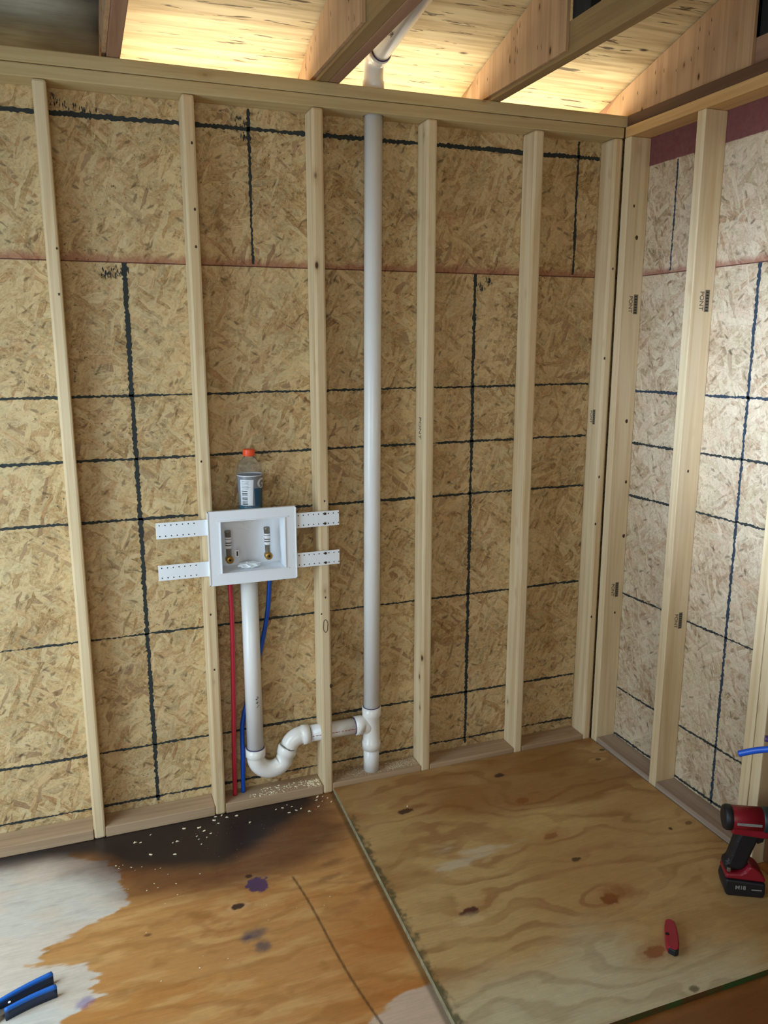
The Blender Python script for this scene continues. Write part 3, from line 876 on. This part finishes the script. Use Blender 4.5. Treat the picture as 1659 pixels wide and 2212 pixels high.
# p-trap: U bend and elbow
mb = MB(); path = []; rad = []
SX = 1.2065; ub = .058
def addp(x, z, r_): path.append((x, PY, z)); rad.append(r_)
addp(SX, .2125, .0315); addp(SX, .212, R2); addp(SX, .182, R2); addp(SX, .178, .0328)
for k in range(0, 15):
    a = math.pi+k*math.pi*.80/14
    addp(SX+ub+ub*math.cos(a), .176+ub*math.sin(a), .0325)
addp(1.3185, .166, .0328); addp(1.3195, .168, R2); addp(1.327, .193, R2); addp(1.3275, .194, .034)
mb.tube(path, rad, 'pvc_fit', 36)
trap = dpart(mb, 'trap_bend')
mb = MB()
path = []; rad = []
addp(1.3272, .193, .033)
for k in range(0, 9):
    a = math.pi*.93-k*math.pi*.43/8
    addp(1.381+.052*math.cos(a), .180+.052*math.sin(a), .0328)
addp(1.3815, .232, R2); addp(1.408, .232, R2); addp(1.4085, .232, .0315)
mb.tube(path, rad, 'pvc_fit', 36); elb = dpart(mb, 'trap_elbow')
mb = MB(); mb.tube([(SX, PY, .20), (SX-.001, PY, .868)], PR, 'pvc', 36); sp_ = dpart(mb, 'standpipe', label='standpipe with black marker scribble')


def ring(c, ax, rr, th_=.0014, par=root):
    """purple primer ring round a joint"""
    c = Vector(c); ax = Vector(ax).normalized(); a = ax.orthogonal().normalized(); b = ax.cross(a)
    mb = MB(); mb.tube([c+(a*math.cos(k*math.pi/18)+b*math.sin(k*math.pi/18))*rr for k in range(37)], th_, 'primer', 8, caps=False)
    return dpart(mb, 'primer_ring', par)


ring((SX, PY, .2135), (0, 0, 1), PR+.001, .0022, trap); ring((1.3272, PY, .1945), (.25, 0, 1), .0335, .0013, elb)
ring((1.4095, PY, .232), (1, 0, 0), PR+.0008, .0014, elb); ring((1.586, PY, .232), (1, 0, 0), PR+.0008, .0014, tee); ring((1.656, PY, .3015), (0, 0, 1), PR+.0008, .0014, tee)
# scribble on the standpipe
for i, (cx, cz, tx) in enumerate(((1.213, .417, '2'), (1.214, .402, 'x'), (1.215, .386, '/'))):
    dm = face_minus_y(cx, PY-PR-.0004, cz, -.5)
    o = text_part(tx, .018, 'hole', inv @ dm, sp_, 'marker_scribble')
# above the plates: coupling, elbow and the sloping run toward the room
mb = MB()
up = [Vector((1.671, PY, 2.464)), Vector((1.671, PY, 2.4645)), Vector((1.6715, PY, 2.492)), Vector((1.6715, PY, 2.496)), Vector((1.672, PY, 2.515))]
dr = Vector((.015, -.985, .14)).normalized()
A = Vector((1.672, PY, 2.515)); B = Vector((1.676, PY-.030, 2.551)); 
el = []; 
P1 = Vector((1.672, PY, 2.553))
for k in range(1, 9):
    t_ = k/8; P2 = P1+dr*.040
    el.append(A*(1-t_)**2+P1*2*t_*(1-t_)+P2*t_**2)
path = up+el+[el[-1]+dr*.001, el[-1]+dr*.030, el[-1]+dr*.0305]
mb.tube(path, [.0315, .0358, .0358, .0325, .0325]+[.0325]*8+[.0355, .0355, .0315], 'pvc_fit', 36)
ve = dpart(mb, 'vent_elbow')
E0 = el[-1]+dr*.01
mb = MB(); mb.tube([E0, E0+dr*2.3], PR, 'pvc', 36); svp = dpart(mb, 'sloping_vent_pipe')
ring(el[-1]+dr*.031, dr, PR+.0012, .002, ve)
for k, tx in enumerate(('PVC', 'SCH 40')):
    q = E0+dr*(.16+.13*k)
    ex = -dr; ez = Vector((-.75, 0, -.66)).normalized(); ey = ez.cross(ex).normalized(); ez = ex.cross(ey)
    q = q+ez*(PR+.0004)
    m4 = Matrix(((ex.x, ey.x, ez.x, q.x), (ex.y, ey.y, ez.y, q.y), (ex.z, ey.z, ez.z, q.z), (0, 0, 0, 1)))
    text_part(tx, .014, 'stamp', inv @ m4, svp, 'pipe_printing', extrude=.0002)

# ---------------------------------------------------------------- water lines


def curve_pts(P, n=8):
    P = [Vector(p) for p in P]; out = []
    for i in range(len(P)-1):
        p0, p1, p2, p3 = P[max(i-1, 0)], P[i], P[i+1], P[min(i+2, len(P)-1)]
        for k in range(n):
            t_ = k/n
            out.append(.5*((2*p1)+(-p0+p2)*t_+(2*p0-5*p1+4*p2-p3)*t_*t_+(-p0+3*p1-3*p2+p3)*t_**3))
    return out+[P[-1]]


mb = MB(); mb.tube([Vector(p)-Vector((1.126, .045, .0385)) for p in curve_pts([(1.138, .045, .875), (1.140, .042, .7), (1.1345, .042, .436), (1.128, .045, .2), (1.126, .048, .0385)])], .0082, 'red_pex', 20)
tag(mb.build('red_water_pipe', loc=(1.126, .045, .0385)), 'red plastic water pipe dropping from the washer box to the plate', 'water pipe')
mb = MB(); mb.tube([Vector(p)-Vector((1.158, .06, .0385)) for p in curve_pts([(1.281, .05, .875), (1.280, .058, .83), (1.271, .066, .72), (1.249, .078, .595), (1.21, .080, .45), (1.170, .075, .315), (1.162, .062, .18), (1.158, .058, .0385)])], .0080, 'blue_pex', 20)
tag(mb.build('blue_water_pipe', loc=(1.158, .06, .0385)), 'blue plastic water pipe curving behind the standpipe', 'water pipe')
# loose pipe end from the right
mb = MB(); a = Vector((2.21, -1.20, .634)); b = Vector((2.245, -1.262, .672))
P = curve_pts([a, a.lerp(b, .5)+Vector((0, 0, .002)), b, b+(b-a)*.6, b+(b-a)*1.6, Vector((2.42, -1.60, .52)), Vector((2.47, -1.78, .25)), Vector((2.47, -1.95, .03)), Vector((2.40, -2.2, .009)), Vector((2.1, -2.4, .009))])
mb.tube(P, .0080, 'blue_pex', 20)
mb.tube([a+(a-b).normalized()*.0012, a+(b-a)*.02], .0056, 'hole', 16)
tag(mb.build('loose_blue_pipe'), 'loose blue plastic pipe end reaching in from the right edge', 'water pipe')
mb = MB(); a2 = Vector((2.262, -1.262, .690))
mb.tube(curve_pts([a2-Vector((.018, -.02, -.001)), a2, a2+Vector((.05, -.09, .0)), Vector((2.40, -1.50, .60)), Vector((2.50, -1.72, .25)), Vector((2.50, -1.92, .03)), Vector((2.45, -2.25, .009))]), .0080, 'primer', 20)
tag(mb.build('loose_purple_pipe'), 'dark purple pipe end beside the loose blue pipe', 'water pipe')

# ---------------------------------------------------------------- washer outlet box
BX0, BX1, BZ0, BZ1 = 1.063, 1.363, .859, 1.1135
IX0, IX1, IZ0, IZ1 = 1.106, 1.322, .900, 1.077
bo = Vector((1.213, 0, .859)); box = empty('washer_box', bo)
tag(box, 'white plastic washing machine outlet box strapped between two studs', 'outlet box')
binv = Matrix.Translation(-bo)


def bpart(mb, name, parent=box, label=None):
    o = mb.build(name); o.data.transform(binv); o.parent = parent
    if label: o['label'] = label
    return o


mb = MB(); yf, yb = -.016, -.003
for (a, b_, c_, d_) in ((BX0, BX1, IZ1, BZ1), (BX0, BX1, BZ0, IZ0), (BX0, IX0, IZ0, IZ1), (IX1, BX1, IZ0, IZ1)):
    mb.box(a, b_, yf, yb, c_, d_, 'box')
q = .012   # stepped inner lip
for (a, b_, c_, d_) in ((IX0-q, IX1+q, IZ1, IZ1+.003), (IX0-q, IX1+q, IZ0-.003, IZ0), (IX0-.003, IX0, IZ0, IZ1), (IX1, IX1+.003, IZ0, IZ1)):
    mb.box(a, b_, yf-.003, yf, c_, d_, 'box')
for (a, b_, c_, d_) in ((BX0, BX1, BZ1-.003, BZ1), (BX0, BX1, BZ0, BZ0+.003), (BX0, BX0+.003, BZ0, BZ1), (BX1-.003, BX1, BZ0, BZ1)):
    mb.box(a, b_, yf-.002, yf, c_, d_, 'box')
bpart(mb, 'face_frame')
mb = MB(); t_ = .004; D = .080
mb.box(IX0-t_, IX1+t_, D, D+t_, IZ0-t_, IZ1+t_, 'box')
mb.box(IX0-t_, IX0, yb, D, IZ0-t_, IZ1+t_, 'box'); mb.box(IX1, IX1+t_, yb, D, IZ0-t_, IZ1+t_, 'box')
mb.box(IX0, IX1, yb, D, IZ1, IZ1+t_, 'box'); mb.box(IX0, IX1, yb, D, IZ0-t_, IZ0, 'box')
mb.tube([(SX, PY, IZ0-.001), (SX, PY, IZ0-.045)], .034, 'box', 32)
mb.tube([(SX, PY, IZ0+.0002), (SX, PY, IZ0+.001)], .026, 'hole', 32)
bpart(mb, 'box_body')
for (a, b_, c_, d_, sx_) in ((.899, BX0+.004, 1.033, 1.087, 0), (.899, BX0+.004, .892, .944, 0), (BX1-.004, 1.520, 1.033, 1.086, 1), (BX1-.004, 1.520, .892, .944, 1)):
    mb = MB(); mb.box(a, b_, -.0075, -.0045, c_, d_, 'box', .0008)
    xs_ = [a+.011+k*.0185 for k in range(7)] if not sx_ else [BX1+.010+k*.0180 for k in range(9)]
    for x in xs_:
        for z in (c_+.009, d_-.009):
            mb.tube([(x, -.0079, z), (x, -.0070, z)], .0021, 'hole', 10)
    s = bpart(mb, 'mounting_strap')
    if sx_:
        for z in (c_+.009, d_-.009):
            mb = MB(); mb.tube([(1.468, -.0105, z), (1.468, -.0095, z), (1.468, -.0080, z), (1.468, .02, z)], [.0030, .0045, .0045, .002], 'screw', 14); bpart(mb, 'screw', s)
for vxp, zz in ((1.139, .935), (1.274, .937)):
    mb = MB(); yv = .040
    mb.tube([(vxp, yv, zz-.012), (vxp, yv, zz), (vxp-.001, yv, zz+.046), (vxp-.001, yv, zz+.047), (vxp-.002, yv, zz+.092), (vxp-.002, yv, zz+.0925), (vxp-.002, yv, zz+.098)], [.009, .009, .009, .0105, .0105, .0115, .010], 'steel', 24)
    v = bpart(mb, 'valve')
    mb = MB(); mb.tube([(vxp, yv+.004, zz-.002), (vxp, yv-.016, zz-.002), (vxp, yv-.019, zz-.002), (vxp, yv-.0195, zz-.002)], [.0135, .0135, .0115, .006], 'brass', 24)
    mb.tube([(vxp, yv-.0200, zz-.002), (vxp, yv-.0180, zz-.002)], .004, 'hole', 12)
    bpart(mb, 'brass_handle', v)
    mb = MB()
    for dz, h in ((.050, .004), (.058, .010), (.070, .006), (.036, .010)):
        mb.tube([(vxp-.001, yv, zz+dz), (vxp-.001, yv, zz+dz+h)], .0112, 'tag', 24)
    bpart(mb, 'paper_band', v)
mb = MB(); mb.box(1.157, 1.171, .030, .031, .940, .965, 'tag'); mb.box(1.163, 1.168, .0294, .0300, .944, .960, 'screw')
bpart(mb, 'hang_tag')


def crumple(name, c, sx, sy, sz, m, seed, n=3):
    b = bmesh.new(); bmesh.ops.create_icosphere(b, subdivisions=n, radius=1); rg = random.Random(seed)
    for v in b.verts:
        k = .65+.5*rg.random(); v.co = Vector((v.co.x*sx*k, v.co.y*sy*k, v.co.z*sz*k))
    mb = MB(); mb.add(b, m); return mb.build(name, loc=c)


o = crumple('crumpled_film', (1.205, .028, .9095), .040, .022, .011, 'film', 3); tag(o, 'crumpled clear plastic film on the floor of the white washer box', 'plastic film')
# torn film stuck to the back of the box
mb = MB(); pts = []
PL = [(1.135, 1.062), (1.150, 1.058), (1.165, 1.050), (1.185, 1.050), (1.205, 1.040), (1.225, 1.018), (1.210, 1.020), (1.190, 1.030), (1.170, 1.035), (1.150, 1.048)]
for lx, lz in PL: pts.append((lx, .0785+rnd.uniform(-.003, .0005), lz))
mb.poly(pts+[(p[0], .0796, p[2]) for p in pts], [list(range(10)), list(range(10, 20))[::-1]]+[[i, i+10, (i+1) % 10+10, (i+1) % 10] for i in range(10)], 'film')
tag(mb.build('torn_film'), 'torn strip of shiny film on the back face inside the washer box', 'plastic film')

# ---------------------------------------------------------------- drink bottle
bt = empty('drink_bottle', (1.220, .0445, IZ1+t_+.0)); tag(bt, 'clear sports drink bottle with orange cap standing on the washer box', 'bottle')
bt.location.z = IZ1+.0042
Hb = 1.305-bt.location.z
mb = MB(); k_ = 1.
prof = [(.030, .0), (.0385, .004), (.0405, .012), (.0405, .020), (.0395, .030), (.0385, .050), (.0395, .075), (.0415, .105), (.0425, .125), (.0428, .136), (.0415, .140), (.0428, .145), (.0420, .155), (.038, .170), (.031, .185), (.022, .196), (.0165, .201), (.0160, .206)]
mb.lathe(prof, 'clear', seg=40); mb.build('bottle_body', bt)
mb = MB(); mb.lathe([(.0185, .204), (.0200, .206), (.0200, .224), (.0185, .227)], 'cap', seg=40)
for j in range(30):
    a = j*math.pi/15; mb.box(.0195*math.cos(a)-.0007, .0195*math.cos(a)+.0007, .0195*math.sin(a)-.0007, .0195*math.sin(a)+.0007, .207, .223, 'cap')
mb.build('bottle_cap', bt)
mb = MB(); mb.lathe([(.028, .0015), (.0375, .006), (.0392, .014), (.0386, .032), (.0380, .040)], 'drink', seg=40); mb.build('blue_drink', bt)


def rb(z):
    zs = [p[1] for p in prof]; rs_ = [p[0] for p in prof]
    return float(np.interp(z, zs, rs_))+.0006


def wrap(a0, a1, z0, z1, m, extra=0., name='label', n=14, shear=0.):
    """patch of sleeve between angles measured from -y (toward the room), + to the right"""
    mb = MB(); i = mb.mi(m); g = []
    for kz in range(7):
        z = z0+(z1-z0)*kz/6; row = []
        for ka in range(n+1):
            a = math.radians(a0+(a1-a0)*ka/n+shear*(1-kz/6)); rr = rb(z)+extra
            row.append(mb.bm.verts.new((rr*math.sin(a), -rr*math.cos(a), z)))
        g.append(row)
    for p in range(6):
        for q_ in range(n):
            f = mb.bm.faces.new([g[p][q_], g[p][q_+1], g[p+1][q_+1], g[p+1][q_]]); f.smooth = True; f.material_index = i
    return mb


mb = wrap(-180, 180, .038, .138, 'label_grey', n=48); lb = mb.build('bottle_label', bt)
wrap(-58, 6, .040, .128, 'label_white', .0004, shear=-6).build('label_panel', lb)
wrap(8, 75, .038, .098, 'label_dark', .0004, shear=4).build('label_panel', lb)
wrap(-180, 180, .1385, .1415, 'label_white', .0004, n=48).build('label_band', lb)
for k in range(16):
    z = .043+k*.0030
    if k % 5 != 4: wrap(-50, -22, z, z+(.0014 if k % 3 else .0022), 'hole', .0008, n=6, shear=-3).build('barcode', lb)
for k in range(6):
    wrap(-48, -18+3*(k % 2), .096+k*.005, .0975+k*.005, 'label_grey', .0008, n=6).build('fine_print', lb)
g_ = text_part('G', .046, 'label_white', face_minus_y(.0, -.0445, .112, 0) @ Matrix.Scale(1, 4), None, 'logo', bold=.0012)
for v in g_.data.vertices:      # bend the letter round the bottle
    a = math.radians(48)+v.co.x/.0415; e = -(v.co.y+.0445)
    z = v.co.z; rr = rb(z)+.0009+e
    v.co = Vector((rr*math.sin(a), -rr*math.cos(a), z))
g_.parent = lb

# ---------------------------------------------------------------- cordless drill
dl = empty('cordless_drill', (2.490, -.985, SHT+.0005), -.50); dl.scale = (1.07,)*3; tag(dl, 'red and black cordless drill standing on its battery by the right wall', 'drill')


def side(prof, hw, m, name, bev=.006, par=dl):
    mb = MB(); mb.prism(prof, 1, -hw, hw, m, bev); return mb.build(name, par)


bat = side([(-.048, .0), (.052, .0), (.056, .012), (.055, .046), (-.052, .052), (-.056, .030)], .037, 'drill_black', 'battery', .006)
text_part('M18', .016, 'light_grey', Matrix(((1, 0, 0, -.012), (0, 0, -1, -.0376), (0, 1, 0, .029), (0, 0, 0, 1))), bat, 'battery_print', bold=.0004)
mb = MB(); mb.box(.018, .045, -.0376, -.0370, .024, .027, 'light_grey'); mb.build('battery_print', bat)
side([(-.054, .0525), (.055, .0475), (.054, .058), (.040, .078), (.020, .092), (.008, .094), (-.002, .078), (-.014, .070), (-.053, .068)], .034, 'drill_red', 'foot')
side([(-.055, .069), (-.013, .071), (-.001, .079), (.006, .093), (.010, .110), (.022, .150), (.034, .185), (-.020, .192), (-.030, .165), (-.040, .120), (-.046, .098), (-.056, .094)], .022, 'drill_black', 'handle', .008)
side([(.030, .150), (.046, .158), (.050, .176), (.036, .184), (.026, .175)], .009, 'drill_black', 'trigger', .003)
ax = Matrix.Translation((0, 0, .224)) @ Matrix.Rotation(math.pi/2, 4, 'Y')
mb = MB(); mb.lathe([(.020, -.062), (.030, -.058), (.034, -.045), (.034, .038)], 'drill_red', mat=ax, seg=32)
mb.prism([(-.045, .186), (.050, .178), (.060, .194), (.060, .215), (-.045, .215)], 1, -.026, .026, 'drill_red', .005)
hs = mb.build('motor_housing', dl)
mb = MB(); mb.lathe([(.022, -.066), (.032, -.0645), (.0355, -.058), (.0355, -.046), (.033, -.044)], 'drill_black', mat=ax, seg=32); mb.build('rear_cap', dl)
mb = MB(); mb.box(-.036, .030, -.0350, -.0335, .220, .228, 'light_grey', .0005); mb.build('brand_strip', hs)
mb = MB(); mb.lathe([(.034, .036), (.0362, .042), (.0355, .062), (.031, .085), (.026, .100), (.0255, .112)], 'drill_teal', mat=ax, seg=32); mb.build('gearbox', dl)
mb = MB(); mb.lathe([(.021, .112), (.022, .116), (.022, .134), (.020, .136), (.019, .152), (.008, .163)], 'drill_black', mat=ax, seg=32); mb.build('chuck', dl)
mb = MB(); mb.box(-.050, -.040, -.032, -.024, .072, .084, 'steel', .002); mb.build('belt_clip_screw', dl)

# ---------------------------------------------------------------- pliers, knife
pl_ = empty('channel_pliers', (.43, -.672, 0)); tag(pl_, 'blue-handled pliers lying on the pale floor at bottom left', 'pliers')


def handle(a, b, wid, hgt):
    a = Vector(a)-Vector((.43, -.672)); b = Vector(b)-Vector((.43, -.672)); dv = (b-a).normalized(); nv = Vector((-dv.y, dv.x))
    mb = MB(); N = 14
    for m_, z0, z1, ww in (('plier_shade', .0005, hgt*.76, wid*.95), ('plier_blue', hgt*.75, hgt, wid*1.05)):
        rows = []; i = mb.mi(m_)
        for k in range(N+1):
            t_ = k/N; c = a.lerp(b, t_)+nv*.004*math.sin(t_*3.1); w_ = ww*(.75+.3*t_)/2
            rows.append([mb.bm.verts.new((c.x+nv.x*sx*w_, c.y+nv.y*sx*w_, z)) for sx, z in ((-1, z0), (1, z0), (1, z1-.001), (.5, z1), (-.5, z1), (-1, z1-.001))])
        for k in range(N):
            for j in range(6):
                f = mb.bm.faces.new([rows[k][j], rows[k][(j+1) % 6], rows[k+1][(j+1) % 6], rows[k+1][j]]); f.material_index = i; f.smooth = True
        for rw in (rows[0], rows[-1]):
            f = mb.bm.faces.new(rw); f.material_index = i
    return mb.build('handle', pl_)


handle((.385, -.688), (.523, -.628), .011, .034); handle((.415, -.716), (.534, -.678), .011, .034)
mb = MB()
mb.prism([(-.20, -.055), (-.15, -.040), (-.075, -.048), (-.028, -.016), (-.005, -.018), (-.015, -.034), (-.06, -.066), (-.15, -.070), (-.20, -.075)], 2, .003, .014, 'steel', .002)
mb.prism([(-.20, -.053), (-.14, -.020), (-.07, -.012), (-.035, .006), (-.060, .012), (-.12, .0), (-.20, -.030)], 2, .004, .013, 'steel', .002)
mb.tube([(-.09, -.045, .002), (-.09, -.045, .017)], .012, 'steel', 20); mb.build('jaws', pl_)
mb = MB(); mb.tube([(-.005, -.026, .0345), (-.005, -.026, .0352)], .0035, 'tag', 14); mb.build('rivet', pl_)

kf = empty('utility_knife', (2.145, -1.088, SHT+.0005), math.atan2(1.139-1.036, 2.182-2.110)); tag(kf, 'red folded utility knife lying on the plywood sheet', 'knife')
mb = MB(); mb.prism([(-.062, -.006), (-.055, -.015), (-.03, -.018), (.03, -.017), (.055, -.013), (.064, .0), (.058, .012), (.03, .017), (-.035, .018), (-.056, .014)], 2, .0, .021, 'knife_red', .004); kb = mb.build('knife_handle', kf)
mb = MB(); mb.prism([(-.066, -.004), (-.060, -.013), (-.048, -.016), (-.048, .015), (-.058, .012)], 2, .001, .019, 'drill_black', .002); mb.build('end_cap', kf)
mb = MB(); mb.tube([(-.005, .012, .0205), (-.005, .012, .0222)], .0055, 'hole', 16); mb.build('lock_button', kf)

# ---------------------------------------------------------------- chips and sawdust
CH = [(1.045, -.008), (1.066, -.008), (1.082, -.025), (1.036, -.029), (1.048, -.052), (1.013, -.103), (.998, -.12), (.966, -.103), (.971, -.122), (.993, -.081), (.9, -.109), (.93, -.043), (.818, -.039), (.782, -.073), (.765, -.066), (.809, -.153), (.885, -.179), (.885, -.112), (.975, -.153), (.98, -.056), (1.302, -.023), (1.315, -.04), (1.344, -.064), (1.325, -.069), (1.282, -.037), (1.257, -.038), (1.368, -.091), (1.407, -.074), (1.298, -.075), (1.115, -.028), (1.153, -.085), (.699, -.174), (.71, -.181), (.72, -.177), (.707, -.19), (.745, -.199), (.756, -.218), (.777, -.208), (.817, -.236), (.833, -.236), (.853, -.276), (.73, -.306), (.784, -.333), (.817, -.332), (.808, -.307), (.87, -.386), (.831, -.414), (.872, -.331), (.949, -.309), (1.116, -.526), (1.199, -.57), (1.108, -.593), (.908, -.669), (.791, -.722), (.894, -.71), (.971, -.703), (.768, -.521), (.685, -.353), (1.307, -.557), (1.279, -.589), (1.412, -.03), (1.44, -.015), (1.455, -.03), (1.43, -.045), (1.46, -.06), (1.42, -.012)]
rg = random.Random(9); chips = []
for v_ in range(4):
    mb = MB(); n = 7; pts = []
    for j in range(n):
        a = j*2*math.pi/n; q = rg.uniform(.6, 1.2); pts.append((q*math.cos(a), .55*q*math.sin(a)))
    lo = [(x, y, rg.uniform(0, .25)) for x, y in pts]; hi = [(x*.9, y*.9, z+rg.uniform(.15, .5)) for x, y, z in lo]
    mb.poly(lo+hi, [list(range(n))[::-1], list(range(n, 2*n))]+[[j, (j+1) % n, (j+1) % n+n, j+n] for j in range(n)], 'chip')
    o = mb.build('wood_chip'); chips.append(o)
for i, (x, y) in enumerate(CH):
    o = chips[i] if i < 4 else chips[i % 4].copy()
    if i >= 4: COL.objects.link(o)
    big = i < 31 or i > 59
    s_ = rg.uniform(.0035, .0072) if big else rg.uniform(.0016, .0034)
    if i in (49, 50): s_ = .002
    o.location = (x, y, .0003); o.rotation_euler = (0, 0, rg.uniform(-.5, .9)); o.scale = (s_, s_, s_)
    tag(o, 'pale wood chip lying on the stained subfloor below the pipes', 'wood chip', 'wood chips on the subfloor')


def litter(name, spots, n, label, seed, smin, smax, m='dust'):
    rg = random.Random(seed); mb = MB()
    for (x0, x1, y0, y1, z, dens) in spots:
        for k in range(int(n*dens)):
            x, y = rg.uniform(x0, x1), rg.uniform(y0, y1); s = rg.uniform(smin, smax); a = rg.uniform(0, 3)
            c, q = math.cos(a)*s, math.sin(a)*s; h = s*rg.uniform(.2, .6)
            P = [(x+c, y+q, z), (x-q*.5, y+c*.5, z), (x-c, y-q, z), (x+q*.5, y-c*.5, z), (x, y, z+h)]
            mb.poly(P, [[0, 1, 4], [1, 2, 4], [2, 3, 4], [3, 0, 4], [3, 2, 1, 0]], m)
    return tag(mb.build(name), label, 'sawdust', kind='stuff')


litter('wood_shavings', [(1.22, 1.44, .012, .06, WD, 1.), (1.17, 1.30, .005, .03, WD, .3), (1.39, 1.44, .004, .05, WD, .6)], 120, 'pale drill shavings on the bottom plate below the trap', 1, .002, .0055, 'chip')
litter('sawdust', [(1.49, 1.845, .012, .085, WD+.0002, 1.6), (1.72, 1.84, .02, .07, WD+.0004, 1.)], 520, 'fine sawdust on the bottom plate around the vent pipe foot', 2, .0014, .0034, 'chipdust')
litter('floor_dust', [(1.40, 1.48, -.10, -.005, .0004, .35), (.95, 1.45, -.35, -.02, .0004, .5)], 160, 'fine wood dust scattered on the floor in front of the plate', 3, .0008, .0020)
# one brighter chip on the sheet
o = chips[1].copy(); COL.objects.link(o); o.location = (1.70, -.215, SHT+.0004); o.scale = (.005,)*3; o['label'] = 'single pale wood chip lying on the loose plywood sheet'
if 'group' in o: del o['group']
